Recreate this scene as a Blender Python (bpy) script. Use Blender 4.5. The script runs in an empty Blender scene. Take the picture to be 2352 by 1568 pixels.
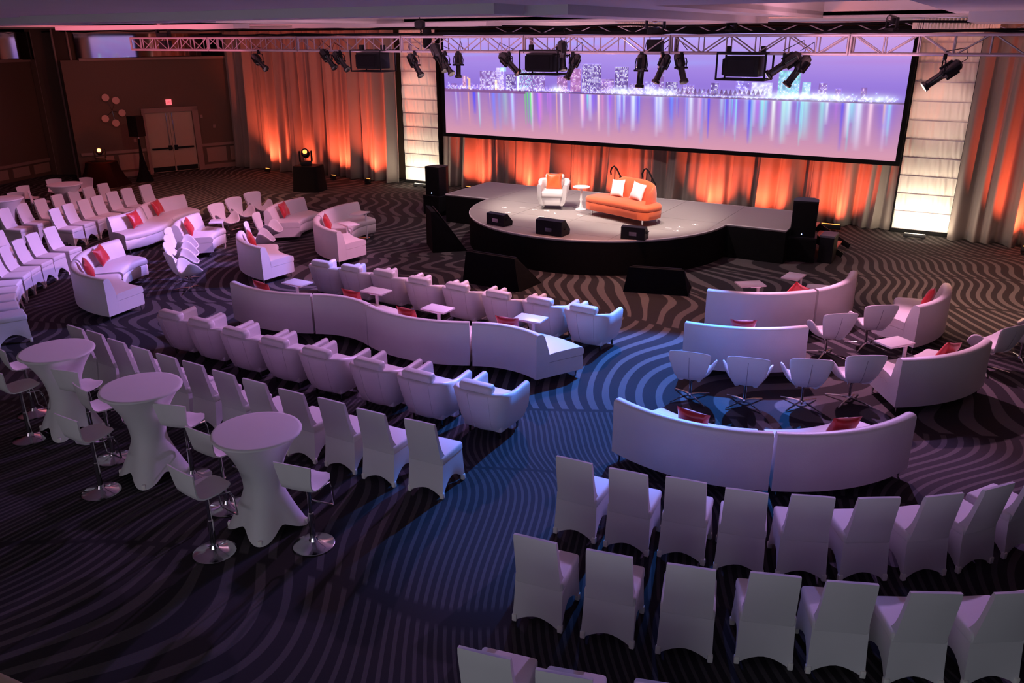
import bpy, bmesh, math, random
import numpy as np
from mathutils import Vector, Matrix

random.seed(7)
PI = math.pi
C = bpy.context.scene.collection
SC = bpy.context.scene

# ------------------------------------------------------------------ camera
CAM_Z, PITCH, ROLL, YAW, FOC = 4.70, 0.3574, 0.0046, 0.5335, 1878.0
cam_data = bpy.data.cameras.new('camera')
cam_data.sensor_width = 36.0
cam_data.lens = 36.0 * FOC / 2352.0
cam_data.clip_end = 200
cam = bpy.data.objects.new('camera', cam_data); C.objects.link(cam)
fw = Vector((0, math.cos(PITCH), -math.sin(PITCH))); rt = Vector((1, 0, 0)); dn = Vector((0, -math.sin(PITCH), -math.cos(PITCH)))
c_, s_ = math.cos(ROLL), math.sin(ROLL)
rt2 = c_ * rt + s_ * dn; dn2 = -s_ * rt + c_ * dn
rz = Matrix.Rotation(YAW, 3, 'Z')
rt2, dn2, fw2 = rz @ rt2, rz @ dn2, rz @ fw
m = Matrix((rt2, -dn2, -fw2)).transposed().to_4x4()
m.translation = Vector((0, 0, CAM_Z))
cam.matrix_world = m
SC.camera = cam

# ------------------------------------------------------------------ world, exposure
w = bpy.data.worlds.new('dark_hall'); SC.world = w; w.use_nodes = True
w.node_tree.nodes['Background'].inputs[0].default_value = (0.40, 0.36, 0.55, 1)
w.node_tree.nodes['Background'].inputs[1].default_value = 0.0
SC.view_settings.view_transform = 'Standard'
SC.view_settings.look = 'None'
SC.view_settings.exposure = 0.0
SC.view_settings.gamma = 1.0
SC.view_settings.use_curve_mapping = False
SC.cycles.use_denoising = True
SC.cycles.max_bounces = 5
SC.cycles.diffuse_bounces = 3
SC.cycles.sample_clamp_indirect = 4.0

# ------------------------------------------------------------------ fill and show lights
def aim(o, target):
    d = Vector(target) - Vector(o.location)
    o.rotation_euler = d.to_track_quat('-Z', 'Y').to_euler()

def spot(name, loc, target, color, watt, deg=50, blend=0.5, radius=0.06):
    l = bpy.data.lights.new(name, 'SPOT'); l.energy = watt; l.color = color
    l.spot_size = math.radians(deg); l.spot_blend = blend; l.shadow_soft_size = radius
    o = bpy.data.objects.new(name, l); C.objects.link(o); o.location = loc; aim(o, target)
    return o

def area(name, loc, target, color, watt, sx, sy):
    l = bpy.data.lights.new(name, 'AREA'); l.shape = 'RECTANGLE'; l.size = sx; l.size_y = sy; l.energy = watt; l.color = color
    o = bpy.data.objects.new(name, l); C.objects.link(o); o.location = loc; aim(o, target)
    return o

VIOLET = (0.50, 0.34, 1.0); PINK = (1.0, 0.42, 0.62); BLUE = (0.05, 0.20, 1.0); LILAC = (0.72, 0.42, 1.0)
WARM = (1.0, 0.86, 0.74); ORANGE = (1.0, 0.17, 0.05)
# added soft fills from behind the camera, lifting the chair backs
area('camera_fill', (0.0, -7.0, 2.3), (-5.0, 9.0, 1.6), (0.80, 0.84, 1.0), 185, 12, 2.5)
area('camera_fill_side', (-9.0, -5.0, 2.6), (-14.0, 12.0, 1.6), (0.95, 0.74, 0.92), 48, 8, 2.5)
# truss fixtures washing the audience towards the camera
spot('wash_violet_left', (-11.3, 14.5, 4.8), (-17.0, 9.6, 0.2), (0.44, 0.29, 1.0), 2600, 44, 0.5)
spot('wash_pink_left', (-13.8, 14.5, 4.5), (-18.6, 12.6, 0.3), PINK, 260, 80, 0.8)
spot('wash_lilac_lounge', (-9.0, 14.5, 4.5), (-14.2, 11.5, 0.2), (1.0, 0.40, 0.74), 1100, 60, 0.5)
spot('wash_violet_centre', (-8.0, 14.5, 4.5), (-8.3, 8.0, 0.3), (0.80, 0.38, 0.95), 900, 70, 0.6)
spot('wash_blue_aisle', (-4.3, 14.5, 4.8), (-3.9, 10.0, 0.0), (0.03, 0.24, 1.0), 5200, 44, 0.35)
spot('wash_blue_front', (-5.9, 14.5, 4.8), (-3.2, 6.6, 0.0), (0.20, 0.25, 1.0), 900, 38, 0.4)
spot('wash_blue_left_floor', (-7.6, 14.5, 4.5), (-12.4, 9.6, 0.0), (0.16, 0.24, 1.0), 1900, 30, 0.3)
spot('wash_violet_tables', (-6.2, 14.5, 4.6), (-8.0, 5.5, 0.5), (0.62, 0.30, 1.0), 1350, 46, 0.5)
spot('wash_pink_right', (-3.3, 14.5, 4.4), (-1.2, 12.4, 0.3), (1.0, 0.42, 0.75), 1300, 52, 0.5)
spot('wash_violet_right', (-2.0, 14.5, 4.7), (-0.6, 7.4, 0.3), (0.66, 0.36, 1.0), 1300, 46, 0.5)
spot('wash_amber_right', (0.4, 15.6, 4.4), (1.0, 17.6, 0.0), (1.0, 0.52, 0.37), 1300, 90, 0.8)
spot('wash_amber_front', (-6.0, 14.5, 4.4), (-6.4, 13.0, 0.0), (1.0, 0.42, 0.30), 700, 90, 0.9)
area('ceiling_fill', (-11.0, 14.0, 2.4), (-11.0, 15.5, 6.0), (0.95, 0.50, 0.60), 150, 22, 5)  # added unseen panel facing up, no fixture, brightens the ceiling
spot('amber_bounce_fill', (-18.5, 15.2, 4.4), (-20.5, 17.6, 0.0), (1.0, 0.42, 0.28), 900, 70, 0.9)  # added lamp standing in for the uplights' bounce on the carpet
# warm key light on the stage furniture
spot('stage_key_left', (-10.4, 15.7, 4.2), (-9.2, 18.0, 1.0), WARM, 700, 62, 0.6)
spot('stage_key_right', (-5.6, 15.7, 4.2), (-7.0, 17.6, 1.0), WARM, 700, 62, 0.6)
spot('stage_wash', (-9.6, 16.4, 4.5), (-10.0, 18.0, 0.75), (1.0, 0.76, 0.74), 380, 120, 1.0)
spot('stage_wash', (-6.6, 16.4, 4.5), (-6.2, 18.0, 0.75), (1.0, 0.76, 0.74), 380, 120, 1.0)

# ------------------------------------------------------------------ materials
MATS = {}
def srgb(r, g, b):
    f = lambda v: (v / 255 / 12.92) if v / 255 <= 0.04045 else ((v / 255 + 0.055) / 1.055) ** 2.4
    return (f(r), f(g), f(b), 1)

def mat(name, col, rough=0.6, metal=0.0, vary=0.12, scale=8.0, bump=0.0, bscale=60.0, emit=None, estr=0.0, coat=0.0, sheen=0.0, trans=0.0):
    if name in MATS: return MATS[name]
    m = bpy.data.materials.new(name); m.use_nodes = True
    nt = m.node_tree; N = nt.nodes; L = nt.links
    p = N['Principled BSDF']
    p.inputs['Roughness'].default_value = rough; p.inputs['Metallic'].default_value = metal
    if coat: p.inputs['Coat Weight'].default_value = coat
    if sheen: p.inputs['Sheen Weight'].default_value = sheen
    tc = N.new('ShaderNodeTexCoord')
    nz = N.new('ShaderNodeTexNoise'); nz.inputs['Scale'].default_value = scale; nz.inputs['Detail'].default_value = 3
    L.new(tc.outputs['Object'], nz.inputs['Vector'])
    mx = N.new('ShaderNodeMix'); mx.data_type = 'RGBA'
    L.new(nz.outputs['Fac'], mx.inputs['Factor'])
    a = [c * (1 - vary) for c in col[:3]] + [1]; b = [min(1, c * (1 + vary)) for c in col[:3]] + [1]
    mx.inputs['A'].default_value = a; mx.inputs['B'].default_value = b
    L.new(mx.outputs['Result'], p.inputs['Base Color'])
    if bump:
        n2 = N.new('ShaderNodeTexNoise'); n2.inputs['Scale'].default_value = bscale; n2.inputs['Detail'].default_value = 2
        L.new(tc.outputs['Object'], n2.inputs['Vector'])
        bp = N.new('ShaderNodeBump'); bp.inputs['Strength'].default_value = bump; bp.inputs['Distance'].default_value = 0.01
        L.new(n2.outputs['Fac'], bp.inputs['Height']); L.new(bp.outputs['Normal'], p.inputs['Normal'])
    if emit:
        p.inputs['Emission Color'].default_value = emit; p.inputs['Emission Strength'].default_value = estr
    MATS[name] = m
    return m

SPANDEX = mat('white_spandex', (0.74, 0.72, 0.72, 1), 0.75, vary=0.05, scale=3, sheen=0.2)
POCKET = mat('pocket_cloth', (0.90, 0.87, 0.80, 1), 0.7, vary=0.04)
LEATHER = mat('white_leather', (0.76, 0.73, 0.72, 1), 0.42, vary=0.05, scale=4, bump=0.15, bscale=90)
SWANM = mat('white_upholstery', (0.80, 0.78, 0.78, 1), 0.6, vary=0.04)
TABTOP = mat('white_laminate', (0.80, 0.78, 0.80, 1), 0.35, vary=0.03)
CHROME = mat('chrome', (0.75, 0.75, 0.78, 1), 0.12, 1.0, vary=0.05)
DARKCHROME = mat('dark_chrome', (0.30, 0.30, 0.32, 1), 0.2, 1.0, vary=0.05)
RED = mat('red_satin', srgb(190, 36, 40), 0.35, vary=0.35, scale=9, bump=0.4, bscale=14, sheen=0.3)
ORSATIN = mat('orange_satin', srgb(235, 92, 44), 0.35, vary=0.3, scale=9, bump=0.4, bscale=14)
WHSATIN = mat('white_satin', (0.86, 0.84, 0.84, 1), 0.45, vary=0.05, bump=0.2, bscale=20)
BLACK = mat('black_metal', (0.010, 0.010, 0.012, 1), 0.45, vary=0.3)
BLACKCLOTH = mat('black_cloth', (0.006, 0.006, 0.007, 1), 0.95, vary=0.3, bump=0.2, bscale=30)
GLOSSBLACK = mat('gloss_black', (0.012, 0.012, 0.014, 1), 0.18, vary=0.2)
ALU = mat('truss_aluminium', (0.38, 0.33, 0.37, 1), 0.45, 0.75, vary=0.12)
DECK = mat('stage_carpet', srgb(150, 142, 140), 0.95, vary=0.14, scale=60, bump=0.3, bscale=300)
TRIM = mat('stage_edge', (0.75, 0.72, 0.72, 1), 0.5)
TAPE = mat('white_tape', (0.8, 0.8, 0.8, 1), 0.6)
ORFAB = mat('orange_velvet', srgb(228, 96, 48), 0.7, vary=0.10, scale=4, sheen=0.3, bump=0.2, bscale=40)
DRAPE = mat('taupe_drape', (0.23, 0.19, 0.175, 1), 0.85, vary=0.12, scale=1.5, sheen=0.2)
SCRIM = mat('scrim_cloth', (0.86, 0.80, 0.72, 1), 0.8, vary=0.03)
WALLM = mat('brown_wall_covering', srgb(96, 74, 62), 0.75, vary=0.10, scale=30, bump=0.15, bscale=120)
WALLTRIM = mat('painted_trim', srgb(140, 112, 104), 0.55, vary=0.05)
WAINS = mat('painted_wainscot', srgb(150, 120, 108), 0.6, vary=0.05)
DOORM = mat('painted_door', srgb(172, 150, 132), 0.55, vary=0.05)
CEIL = mat('painted_ceiling', (0.72, 0.66, 0.66, 1), 0.9, vary=0.06, scale=1.0)
MIRROR = mat('dark_mirror', (0.55, 0.5, 0.5, 1), 0.04, 1.0, vary=0.02)
CRYSTAL = mat('crystal', (0.75, 0.6, 0.55, 1), 0.25, vary=0.2, emit=(1, .6, .45, 1), estr=0.06)
STAIRCARPET = mat('stair_tread', srgb(225, 130, 104), 0.8, vary=0.1, scale=20)  # treads coloured orange
LAMP_OR = mat('lamp_lens_orange', (1, .3, .1, 1), 0.3, emit=(1.0, 0.30, 0.06, 1), estr=3)
LAMP_WH = mat('lamp_lens_white', (1, .9, .8, 1), 0.3, emit=(1.0, 0.9, 0.75, 1), estr=1.2)
LED_BL = mat('blue_indicator', (.1, .2, 1, 1), 0.3, emit=(0.35, 0.5, 1.0, 1), estr=6)
EXITM = mat('exit_face', (.9, .35, .4, 1), 0.5, emit=(1.0, 0.18, 0.22, 1), estr=0.9)
EXITL = mat('exit_letters', (.5, .02, .05, 1), 0.5, emit=(0.8, 0.01, 0.03, 1), estr=0.6)
PLATE = mat('round_plate', srgb(205, 160, 150), 0.6, vary=0.05)
CREAM = mat('cream_paint', srgb(220, 200, 170), 0.5, vary=0.05, emit=(1, .85, .6, 1), estr=0.0)
CLOTHRED = mat('dark_red_cloth', srgb(38, 14, 12), 0.9, vary=0.2)

for m_ in (BLACKCLOTH, BLACK, CLOTHRED):
    m_.node_tree.nodes['Principled BSDF'].inputs['Specular IOR Level'].default_value = 0.12

# ------------------------------------------------------------------ mesh helpers
class MB:
    """collects shapes into one mesh"""
    def __init__(s): s.bm = bmesh.new(); s.smooth = False
    def box(s, c, d, rot=None, bev=0.0, seg=2):
        r = bmesh.ops.create_cube(s.bm, size=1.0)
        vs = r['verts']
        for v in vs: v.co = Vector((v.co.x * d[0], v.co.y * d[1], v.co.z * d[2]))
        if bev:
            es = list({e for v in vs for e in v.link_edges})
            rr = bmesh.ops.bevel(s.bm, geom=es, offset=bev, segments=seg, profile=0.5, affect='EDGES')
            vs = list({v for f in rr['faces'] for v in f.verts} | {v for v in vs if v.is_valid})
        M_ = Matrix.Translation(Vector(c))
        if rot is not None: M_ = M_ @ (rot.to_4x4() if hasattr(rot, 'to_4x4') else Matrix.Rotation(rot, 4, 'Z'))
        for v in vs: v.co = M_ @ v.co
        return s
    def tube(s, pts, r, n=8, cap=True):
        pts = [Vector(p) for p in pts]; rings = []
        prev = None
        for i, p in enumerate(pts):
            a = pts[max(0, i - 1)]; b = pts[min(len(pts) - 1, i + 1)]
            t = (b - a).normalized()
            ref = Vector((0, 0, 1)) if abs(t.z) < 0.95 else Vector((1, 0, 0))
            if prev is not None: ref = prev
            u = (ref - t * ref.dot(t)).normalized(); prev = u; v = t.cross(u)
            rr = r[i] if isinstance(r, (list, tuple)) else r
            rings.append([s.bm.verts.new(p + (u * math.cos(2 * PI * k / n) + v * math.sin(2 * PI * k / n)) * rr) for k in range(n)])
        for a, b in zip(rings, rings[1:]):
            for k in range(n): s.bm.faces.new((a[k], a[(k + 1) % n], b[(k + 1) % n], b[k]))
        if cap:
            s.bm.faces.new(rings[0][::-1]); s.bm.faces.new(rings[-1])
        return s
    def lathe(s, prof, c=(0, 0, 0), n=24, axis='Z'):
        rings = []
        for r, z in prof:
            rings.append([s.bm.verts.new((c[0] + max(r, 1e-4) * math.cos(2 * PI * k / n), c[1] + max(r, 1e-4) * math.sin(2 * PI * k / n), c[2] + z)) for k in range(n)])
        for a, b in zip(rings, rings[1:]):
            for k in range(n): s.bm.faces.new((a[k], a[(k + 1) % n], b[(k + 1) % n], b[k]))
        s.bm.faces.new(rings[0][::-1]); s.bm.faces.new(rings[-1])
        return s
    def grid(s, rows, closed=False, cap=False):
        R = [[s.bm.verts.new(Vector(p)) for p in row] for row in rows]
        for a, b in zip(R, R[1:]):
            n = len(a)
            for k in range(n if closed else n - 1):
                s.bm.faces.new((a[k], a[(k + 1) % n], b[(k + 1) % n], b[k]))
        if cap:
            s.bm.faces.new(R[0][::-1]); s.bm.faces.new(R[-1])
        return s
    def prism(s, poly, z0, z1):
        a = [s.bm.verts.new((x, y, z0)) for x, y in poly]; b = [s.bm.verts.new((x, y, z1)) for x, y in poly]
        n = len(poly)
        for k in range(n): s.bm.faces.new((a[k], a[(k + 1) % n], b[(k + 1) % n], b[k]))
        s.bm.faces.new(a[::-1]); s.bm.faces.new(b)
        return s
    def xform(s, M_):
        for v in s.bm.verts: v.co = M_ @ v.co
        return s
    def mesh(s, name, material, smooth=True, angle=40):
        bmesh.ops.recalc_face_normals(s.bm, faces=s.bm.faces)
        me = bpy.data.meshes.new(name)
        s.bm.to_mesh(me); s.bm.free()
        if smooth:
            for p in me.polygons: p.use_smooth = True
            try: me.set_sharp_from_angle(angle=math.radians(angle))
            except Exception: pass
        me.materials.append(material)
        return me

def part(name, mb, material, parent=None, smooth=True, angle=40, label=None, kind=None):
    me = mb.mesh(name, material, smooth, angle) if isinstance(mb, MB) else mb
    o = bpy.data.objects.new(name, me); C.objects.link(o)
    if parent is not None: o.parent = parent
    if label: o['label'] = label
    if kind: o['kind'] = kind
    return o

def empty(name, loc=(0, 0, 0), rz=0.0):
    o = bpy.data.objects.new(name, None); C.objects.link(o); o.location = loc; o.rotation_euler = (0, 0, rz); o.empty_display_size = 0.1
    return o

def tag(o, label, cat, group=None):
    o['label'] = label; o['category'] = cat
    if group: o['group'] = group
    return o

def struct(name, mb, material, smooth=False, parent=None):
    o = part(name, mb, material, parent, smooth)
    if parent is None: o['kind'] = 'structure'
    return o

KIDS = {}
def finish(root):
    """remember the parts of a prototype so that copies can be made in loops"""
    ch = [o for o in C.objects if o.parent is root]
    KIDS[root.name] = (ch, {c.name: [g for g in C.objects if g.parent is c] for c in ch})
    root['_used'] = False
    return root

def place(proto, loc, rz, label, cat, group=None, swap=None):
    if not proto['_used']:
        proto['_used'] = True; r = proto
    else:
        r = proto.copy(); C.objects.link(r)
        ch, gr = KIDS[proto.name]
        for c in ch:
            c2 = c.copy(); C.objects.link(c2); c2.parent = r
            for g in gr[c.name]:
                g2 = g.copy(); C.objects.link(g2); g2.parent = c2
    if len(loc) == 2: loc = (loc[0], loc[1], 0)
    r.location = loc; r.rotation_euler = (0, 0, rz)
    tag(r, label, cat, group)
    return r

ORD = ['first', 'second', 'third', 'fourth', 'fifth', 'sixth', 'seventh', 'eighth', 'ninth', 'tenth', 'eleventh', 'twelfth', 'thirteenth']
D2R = PI / 180
def frot(deg): return (deg - 90) * D2R      # things face local +Y
# ------------------------------------------------------------------ floor
def node_math(nt, op, a, b=None, c=None):
    n = nt.nodes.new('ShaderNodeMath'); n.operation = op
    for i, v in enumerate((a, b, c)):
        if v is None: continue
        if isinstance(v, (int, float)): n.inputs[i].default_value = v
        else: nt.links.new(v, n.inputs[i])
    return n.outputs[0]

def carpet_material():
    m = bpy.data.materials.new('patterned_carpet'); m.use_nodes = True
    nt = m.node_tree; N = nt.nodes; L = nt.links; p = N['Principled BSDF']
    p.inputs['Roughness'].default_value = 0.95
    mt = lambda op, a, b=None, c=None: node_math(nt, op, a, b, c)
    tc = N.new('ShaderNodeTexCoord')
    mp = N.new('ShaderNodeMapping'); mp.inputs['Rotation'].default_value = (0, 0, -0.42)
    L.new(tc.outputs['Object'], mp.inputs['Vector'])
    nz = N.new('ShaderNodeTexNoise'); nz.inputs['Scale'].default_value = 0.15; nz.inputs['Detail'].default_value = 0.5
    L.new(mp.outputs['Vector'], nz.inputs['Vector'])
    sp = N.new('ShaderNodeSeparateXYZ'); L.new(mp.outputs['Vector'], sp.inputs[0])
    sc = N.new('ShaderNodeSeparateColor'); L.new(nz.outputs['Color'], sc.inputs[0])
    dx = mt('MULTIPLY', mt('SUBTRACT', sc.outputs[0], 0.5), 8.0)
    dy = mt('MULTIPLY', mt('SUBTRACT', sc.outputs[1], 0.5), 8.0)
    X = mt('ADD', sp.outputs[0], dx); Y = mt('ADD', sp.outputs[1], dy)
    # broad curved bands crossing the room, about 2.6 m deep
    q = mt('DIVIDE', Y, 2.6)
    fq = mt('FRACT', q); iq = mt('FLOOR', q)
    odd = mt('MODULO', mt('ABSOLUTE', iq), 2.0)
    off = mt('MULTIPLY', mt('FRACT', mt('MULTIPLY', iq, 0.618)), 1.0)
    # inside a band the stripes swing in an S
    sw = mt('MULTIPLY', mt('SINE', mt('MULTIPLY', fq, 2 * PI)), 0.16)
    fine = mt('ADD', 1.0, mt('MULTIPLY', mt('LESS_THAN', iq, 4.0), 1.7))
    ph = mt('ADD', mt('ADD', mt('MULTIPLY', mt('DIVIDE', X, 0.29), fine), off), mt('MULTIPLY', sw, 3.2))
    s = mt('SINE', mt('MULTIPLY', ph, 2 * PI))
    n2 = N.new('ShaderNodeTexNoise'); n2.inputs['Scale'].default_value = 0.55; n2.inputs['Detail'].default_value = 1
    L.new(mp.outputs['Vector'], n2.inputs['Vector'])
    thr = mt('ADD', mt('MULTIPLY', mt('SUBTRACT', n2.outputs['Fac'], 0.5), 1.6), 0.28)
    st = mt('MULTIPLY', mt('SUBTRACT', s, thr), 7.0)
    st = mt('MINIMUM', mt('MAXIMUM', st, 0.0), 1.0)
    # dark seam line between bands
    d = mt('ABSOLUTE', mt('SUBTRACT', fq, 0.5))
    seam = mt('MINIMUM', mt('MAXIMUM', mt('MULTIPLY', mt('SUBTRACT', 0.488, d), 90.0), 0.0), 1.0)
    st = mt('MULTIPLY', mt('MULTIPLY', st, seam), mt('SUBTRACT', 1.0, mt('MULTIPLY', mt('LESS_THAN', iq, 4.0), 0.42)))  # stripes dimmed in the near bands, foreground shade put into the colour
    # fine pile
    n3 = N.new('ShaderNodeTexNoise'); n3.inputs['Scale'].default_value = 90; L.new(tc.outputs['Object'], n3.inputs['Vector'])
    base = N.new('ShaderNodeMix'); base.data_type = 'RGBA'
    base.inputs['A'].default_value = (0.010, 0.007, 0.008, 1); base.inputs['B'].default_value = (0.018, 0.016, 0.024, 1)
    n4 = N.new('ShaderNodeTexNoise'); n4.inputs['Scale'].default_value = 0.5; L.new(tc.outputs['Object'], n4.inputs['Vector'])
    L.new(n4.outputs['Fac'], base.inputs['Factor'])
    stripe = N.new('ShaderNodeMix'); stripe.data_type = 'RGBA'
    stripe.inputs['A'].default_value = (0.095, 0.088, 0.098, 1); stripe.inputs['B'].default_value = (0.165, 0.145, 0.145, 1)
    L.new(n2.outputs['Fac'], stripe.inputs['Factor'])
    mx = N.new('ShaderNodeMix'); mx.data_type = 'RGBA'
    L.new(st, mx.inputs['Factor']); L.new(base.outputs['Result'], mx.inputs['A']); L.new(stripe.outputs['Result'], mx.inputs['B'])
    mu = N.new('ShaderNodeMix'); mu.data_type = 'RGBA'; mu.blend_type = 'MULTIPLY'; mu.inputs['Factor'].default_value = 0.5
    L.new(mx.outputs['Result'], mu.inputs['A']); L.new(n3.outputs['Color'], mu.inputs['B'])
    L.new(mu.outputs['Result'], p.inputs['Base Color'])
    return m

CARPET = carpet_material()
struct('floor', MB().box((-13, 10.5, -0.05), (38, 27, 0.10)), CARPET)

# ------------------------------------------------------------------ walls
DW = Vector((math.cos(68.86 * D2R), math.sin(68.86 * D2R), 0)); DA = Vector((-26.83, 19.37, 0)); DN = Vector((DW.y, -DW.x, 0))
def onwall(s, z, out=0.0):
    p = DA + DW * s + DN * out; return Vector((p.x, p.y, z))
WR = 68.86 * D2R        # local x runs along the wall, local -y looks into the room
def wbox(s0, s1, z0, z1, t=0.05, out=0.0, mb=None, bev=0.0):
    mb = mb or MB(); c = onwall((s0 + s1) / 2, (z0 + z1) / 2, out + t / 2)
    return mb.box(c, (s1 - s0, t, z1 - z0), WR, bev)
def pbox(a, b, z0, z1, t, mb=None):     # a wall piece between two plan points, thickness to its left
    mb = mb or MB(); a = Vector(a); b = Vector(b); d = b - a; ang = math.atan2(d.y, d.x); n = Vector((-d.y, d.x)).normalized()
    c = (a + b) / 2 + n * t / 2
    return mb.box((c.x, c.y, (z0 + z1) / 2), (d.length, t, z1 - z0), ang)

wl = MB()
for (s0, s1, z0, z1) in ((-2.3, 0.09, 0, 4.0), (1.77, 3.9, 0, 4.0), (0.09, 1.77, 2.16, 4.0)):
    wbox(s0, s1, z0, z1, 0.2, -0.2, wl)
struct('wall_left', wl, WALLM)
struct('wall_back', MB().box((-12.5, 23.25, 2.5), (30, 0.15, 5.0)), WALLM)
struct('trim_1', wbox(-1.74, 3.85, 3.97, 4.05, 0.09, 0.0), WALLTRIM)          # ledge under the mirror
struct('trim_2', wbox(-1.78, 3.85, 4.84, 5.0, 0.05, -0.1), WALLTRIM)
mr = MB(); A_ = onwall(-1.74, 0, -0.10); mdir = Vector((math.cos(77.4 * D2R), math.sin(77.4 * D2R)))
B_ = Vector((A_.x, A_.y)) + mdir * 6.2
mr.box(((A_.x + B_.x) / 2, (A_.y + B_.y) / 2, 4.45), (6.2, 0.02, 0.9), 77.4 * D2R)
o = part('wall_mirror', mr, MIRROR, None, False)
tag(o, 'long dark mirror band high on left wall above the double doors', 'mirror')
# wainscot: chair rail, base and raised panels as pieces of the wall
wn = struct('trim_3', wbox(-2.2, 0.0, 0.84, 0.94, 0.06), WALLTRIM)
for s0, s1 in ((-2.2, -0.02), (1.99, 3.85)):
    struct('baseboard_left', wbox(s0, s1, 0, 0.16, 0.04), WALLTRIM)
struct('trim_4', wbox(1.99, 3.85, 0.84, 0.94, 0.06), WALLTRIM)
wp = empty('trim_5'); wp['kind'] = 'structure'
me = None
for s0, s1 in ((-1.75, -1.15), (-1.0, -0.12), (2.15, 2.9), (3.05, 3.75)):
    part('panel', wbox(s0, s1, 0.24, 0.78, 0.025, 0.0, None, 0.01), WAINS, wp, False)
# door
dr = empty('door_1'); dr['kind'] = 'structure'
fr = MB(); wbox(-0.02, 0.09, 0, 2.3, 0.10, 0, fr); wbox(1.77, 1.98, 0, 2.3, 0.10, 0, fr); wbox(-0.02, 1.98, 2.16, 2.32, 0.10, 0, fr)
part('door_frame', fr, WALLTRIM, dr, False)
for s0, s1 in ((0.10, 0.925), (0.935, 1.76)):
    leaf = part('door_leaf', wbox(s0, s1, 0.03, 2.15, 0.05, -0.03), DOORM, dr, False)
    part('kick_plate', wbox(s0 + 0.03, s1 - 0.02, 0.05, 0.22, 0.008, 0.021), GLOSSBLACK, leaf, False)
    e = s1 - 0.1 if s0 < 0.5 else s0 + 0.1
    part('panic_bar', wbox(s0 + 0.08, s1 - 0.02 if s0 < .5 else s1 - 0.08, 0.85, 0.91, 0.07, 0.021, None, 0.01), BLACK, leaf, False)
    part('lock_case', wbox(e - 0.06, e + 0.06, 0.80, 0.98, 0.06, 0.021, None, 0.01), BLACK, leaf, False)
    part('vertical_rod', MB().tube([onwall(e, 0.98, 0.05), onwall(e, 2.12, 0.05)], 0.014, 6), DARKCHROME, leaf)
# exit sign
ex = empty('exit_sign', onwall(1.0, 2.50, 0.0))
ex.rotation_euler = (0, 0, WR)
part('sign_face', MB().box((0, -0.03, 0), (0.20, 0.05, 0.19), None, 0.006), EXITM, ex, False)
cu = bpy.data.curves.new('exit_text', 'FONT'); cu.body = 'EXIT'; cu.size = 0.10; cu.align_x = 'CENTER'; cu.align_y = 'CENTER'; cu.extrude = 0.002
co = bpy.data.objects.new('tmp_text', cu); C.objects.link(co)
dg = bpy.context.evaluated_depsgraph_get(); tm = bpy.data.meshes.new_from_object(co.evaluated_get(dg)); bpy.data.objects.remove(co)
tm.transform(Matrix.Translation((0, -0.058, 0)) @ Matrix.Rotation(PI / 2, 4, 'X') @ Matrix.Diagonal((0.72, 1.3, 1, 1))); tm.materials.clear(); tm.materials.append(EXITL)
part('letters', tm, EXITL, ex)
tag(ex, 'small glowing red EXIT sign above the double doors', 'sign')
# round wall decor
dc = empty('plate_sculpture', onwall(-0.95, 2.3, 0)); dc.rotation_euler = (0, 0, WR)
for s, z in ((-1.12, 2.76), (-0.80, 2.65), (-0.66, 2.22), (-0.92, 1.89), (-1.24, 2.06)):
    mb = MB().lathe([(0.02, 0.0), (0.02, 0.10), (0.115, 0.10), (0.125, 0.112), (0.115, 0.125), (0.03, 0.118)], n=24)
    mb.xform(Matrix.Translation((s + 0.95, 0, z - 2.3)) @ Matrix.Rotation(PI / 2, 4, 'X'))
    part('round_plate', mb, PLATE, dc)
    part('plate_arm', MB().tube([(0, -0.03, 0), (s + 0.95, -0.03, z - 2.3)], 0.008, 5), DARKCHROME, dc)
tag(dc, 'wall sculpture of five pale round plates left of the doors', 'wall decor')
for s, z in ((2.11, 1.93), (-0.35, 1.25), (2.55, 1.55)):
    o = part('wall_switch', wbox(s - 0.05, s + 0.05, z - 0.06, z + 0.06, 0.02, 0, None, 0.005), WALLTRIM, None, False)
    tag(o, {2.11: 'small pale switch plate high beside the door frame', -0.35: 'small switch plate on wall behind the speaker stand', 2.55: 'small wall plate lower on the dark wall toward the drapes'}[s], 'switch')
# pier and near wall
pr_pts = [(-28.5, 12.2), (-29.4, 15.3), (-30.1, 17.66), (-29.84, 17.71), (-29.11, 18.12), (-27.62, 17.32)]
struct('wall_left_near', pbox(pr_pts[1], pr_pts[2], 0, 4.0, 0.2), WALLM)
struct('wall_left_corner', pbox(pr_pts[0], pr_pts[1], 0, 5.0, 0.2), WALLM)
pp = MB()
pp.prism([(-30.4, 17.9), (-30.05, 17.60), (-29.80, 17.68), (-29.11, 18.08), (-28.75, 17.85), (-28.35, 17.55), (-27.60, 17.66), (-28.4, 19.0), (-30.2, 19.2)], 0, 5.0)
struct('pillar', pp, WALLM)
for i, (x, y) in enumerate(((-29.84, 17.70), (-29.11, 18.08), (-28.75, 17.81), (-28.35, 17.52), (-27.66, 17.62))):
    struct('trim_%d' % (6 + i), MB().tube([(x, y, 0), (x, y, 5.0)], 0.035, 8), WALLTRIM)
struct('trim_11', pbox(pr_pts[1], pr_pts[2], 3.93, 4.02, -0.06), WALLTRIM)
struct('trim_12', pbox(pr_pts[0], pr_pts[2], 0.50, 0.60, -0.06), WALLTRIM)
o = part('wall_mirror', MB().box((-30.10, 16.35, 4.45), (3.0, 0.03, 0.9), 80.3 * D2R), MIRROR, None, False)
tag(o, 'mirror panel above the near left wall reflecting stage and screen', 'mirror')
wp2 = empty('trim_13'); wp2['kind'] = 'structure'
a0 = Vector(pr_pts[0]); a1 = Vector(pr_pts[2])
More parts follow.
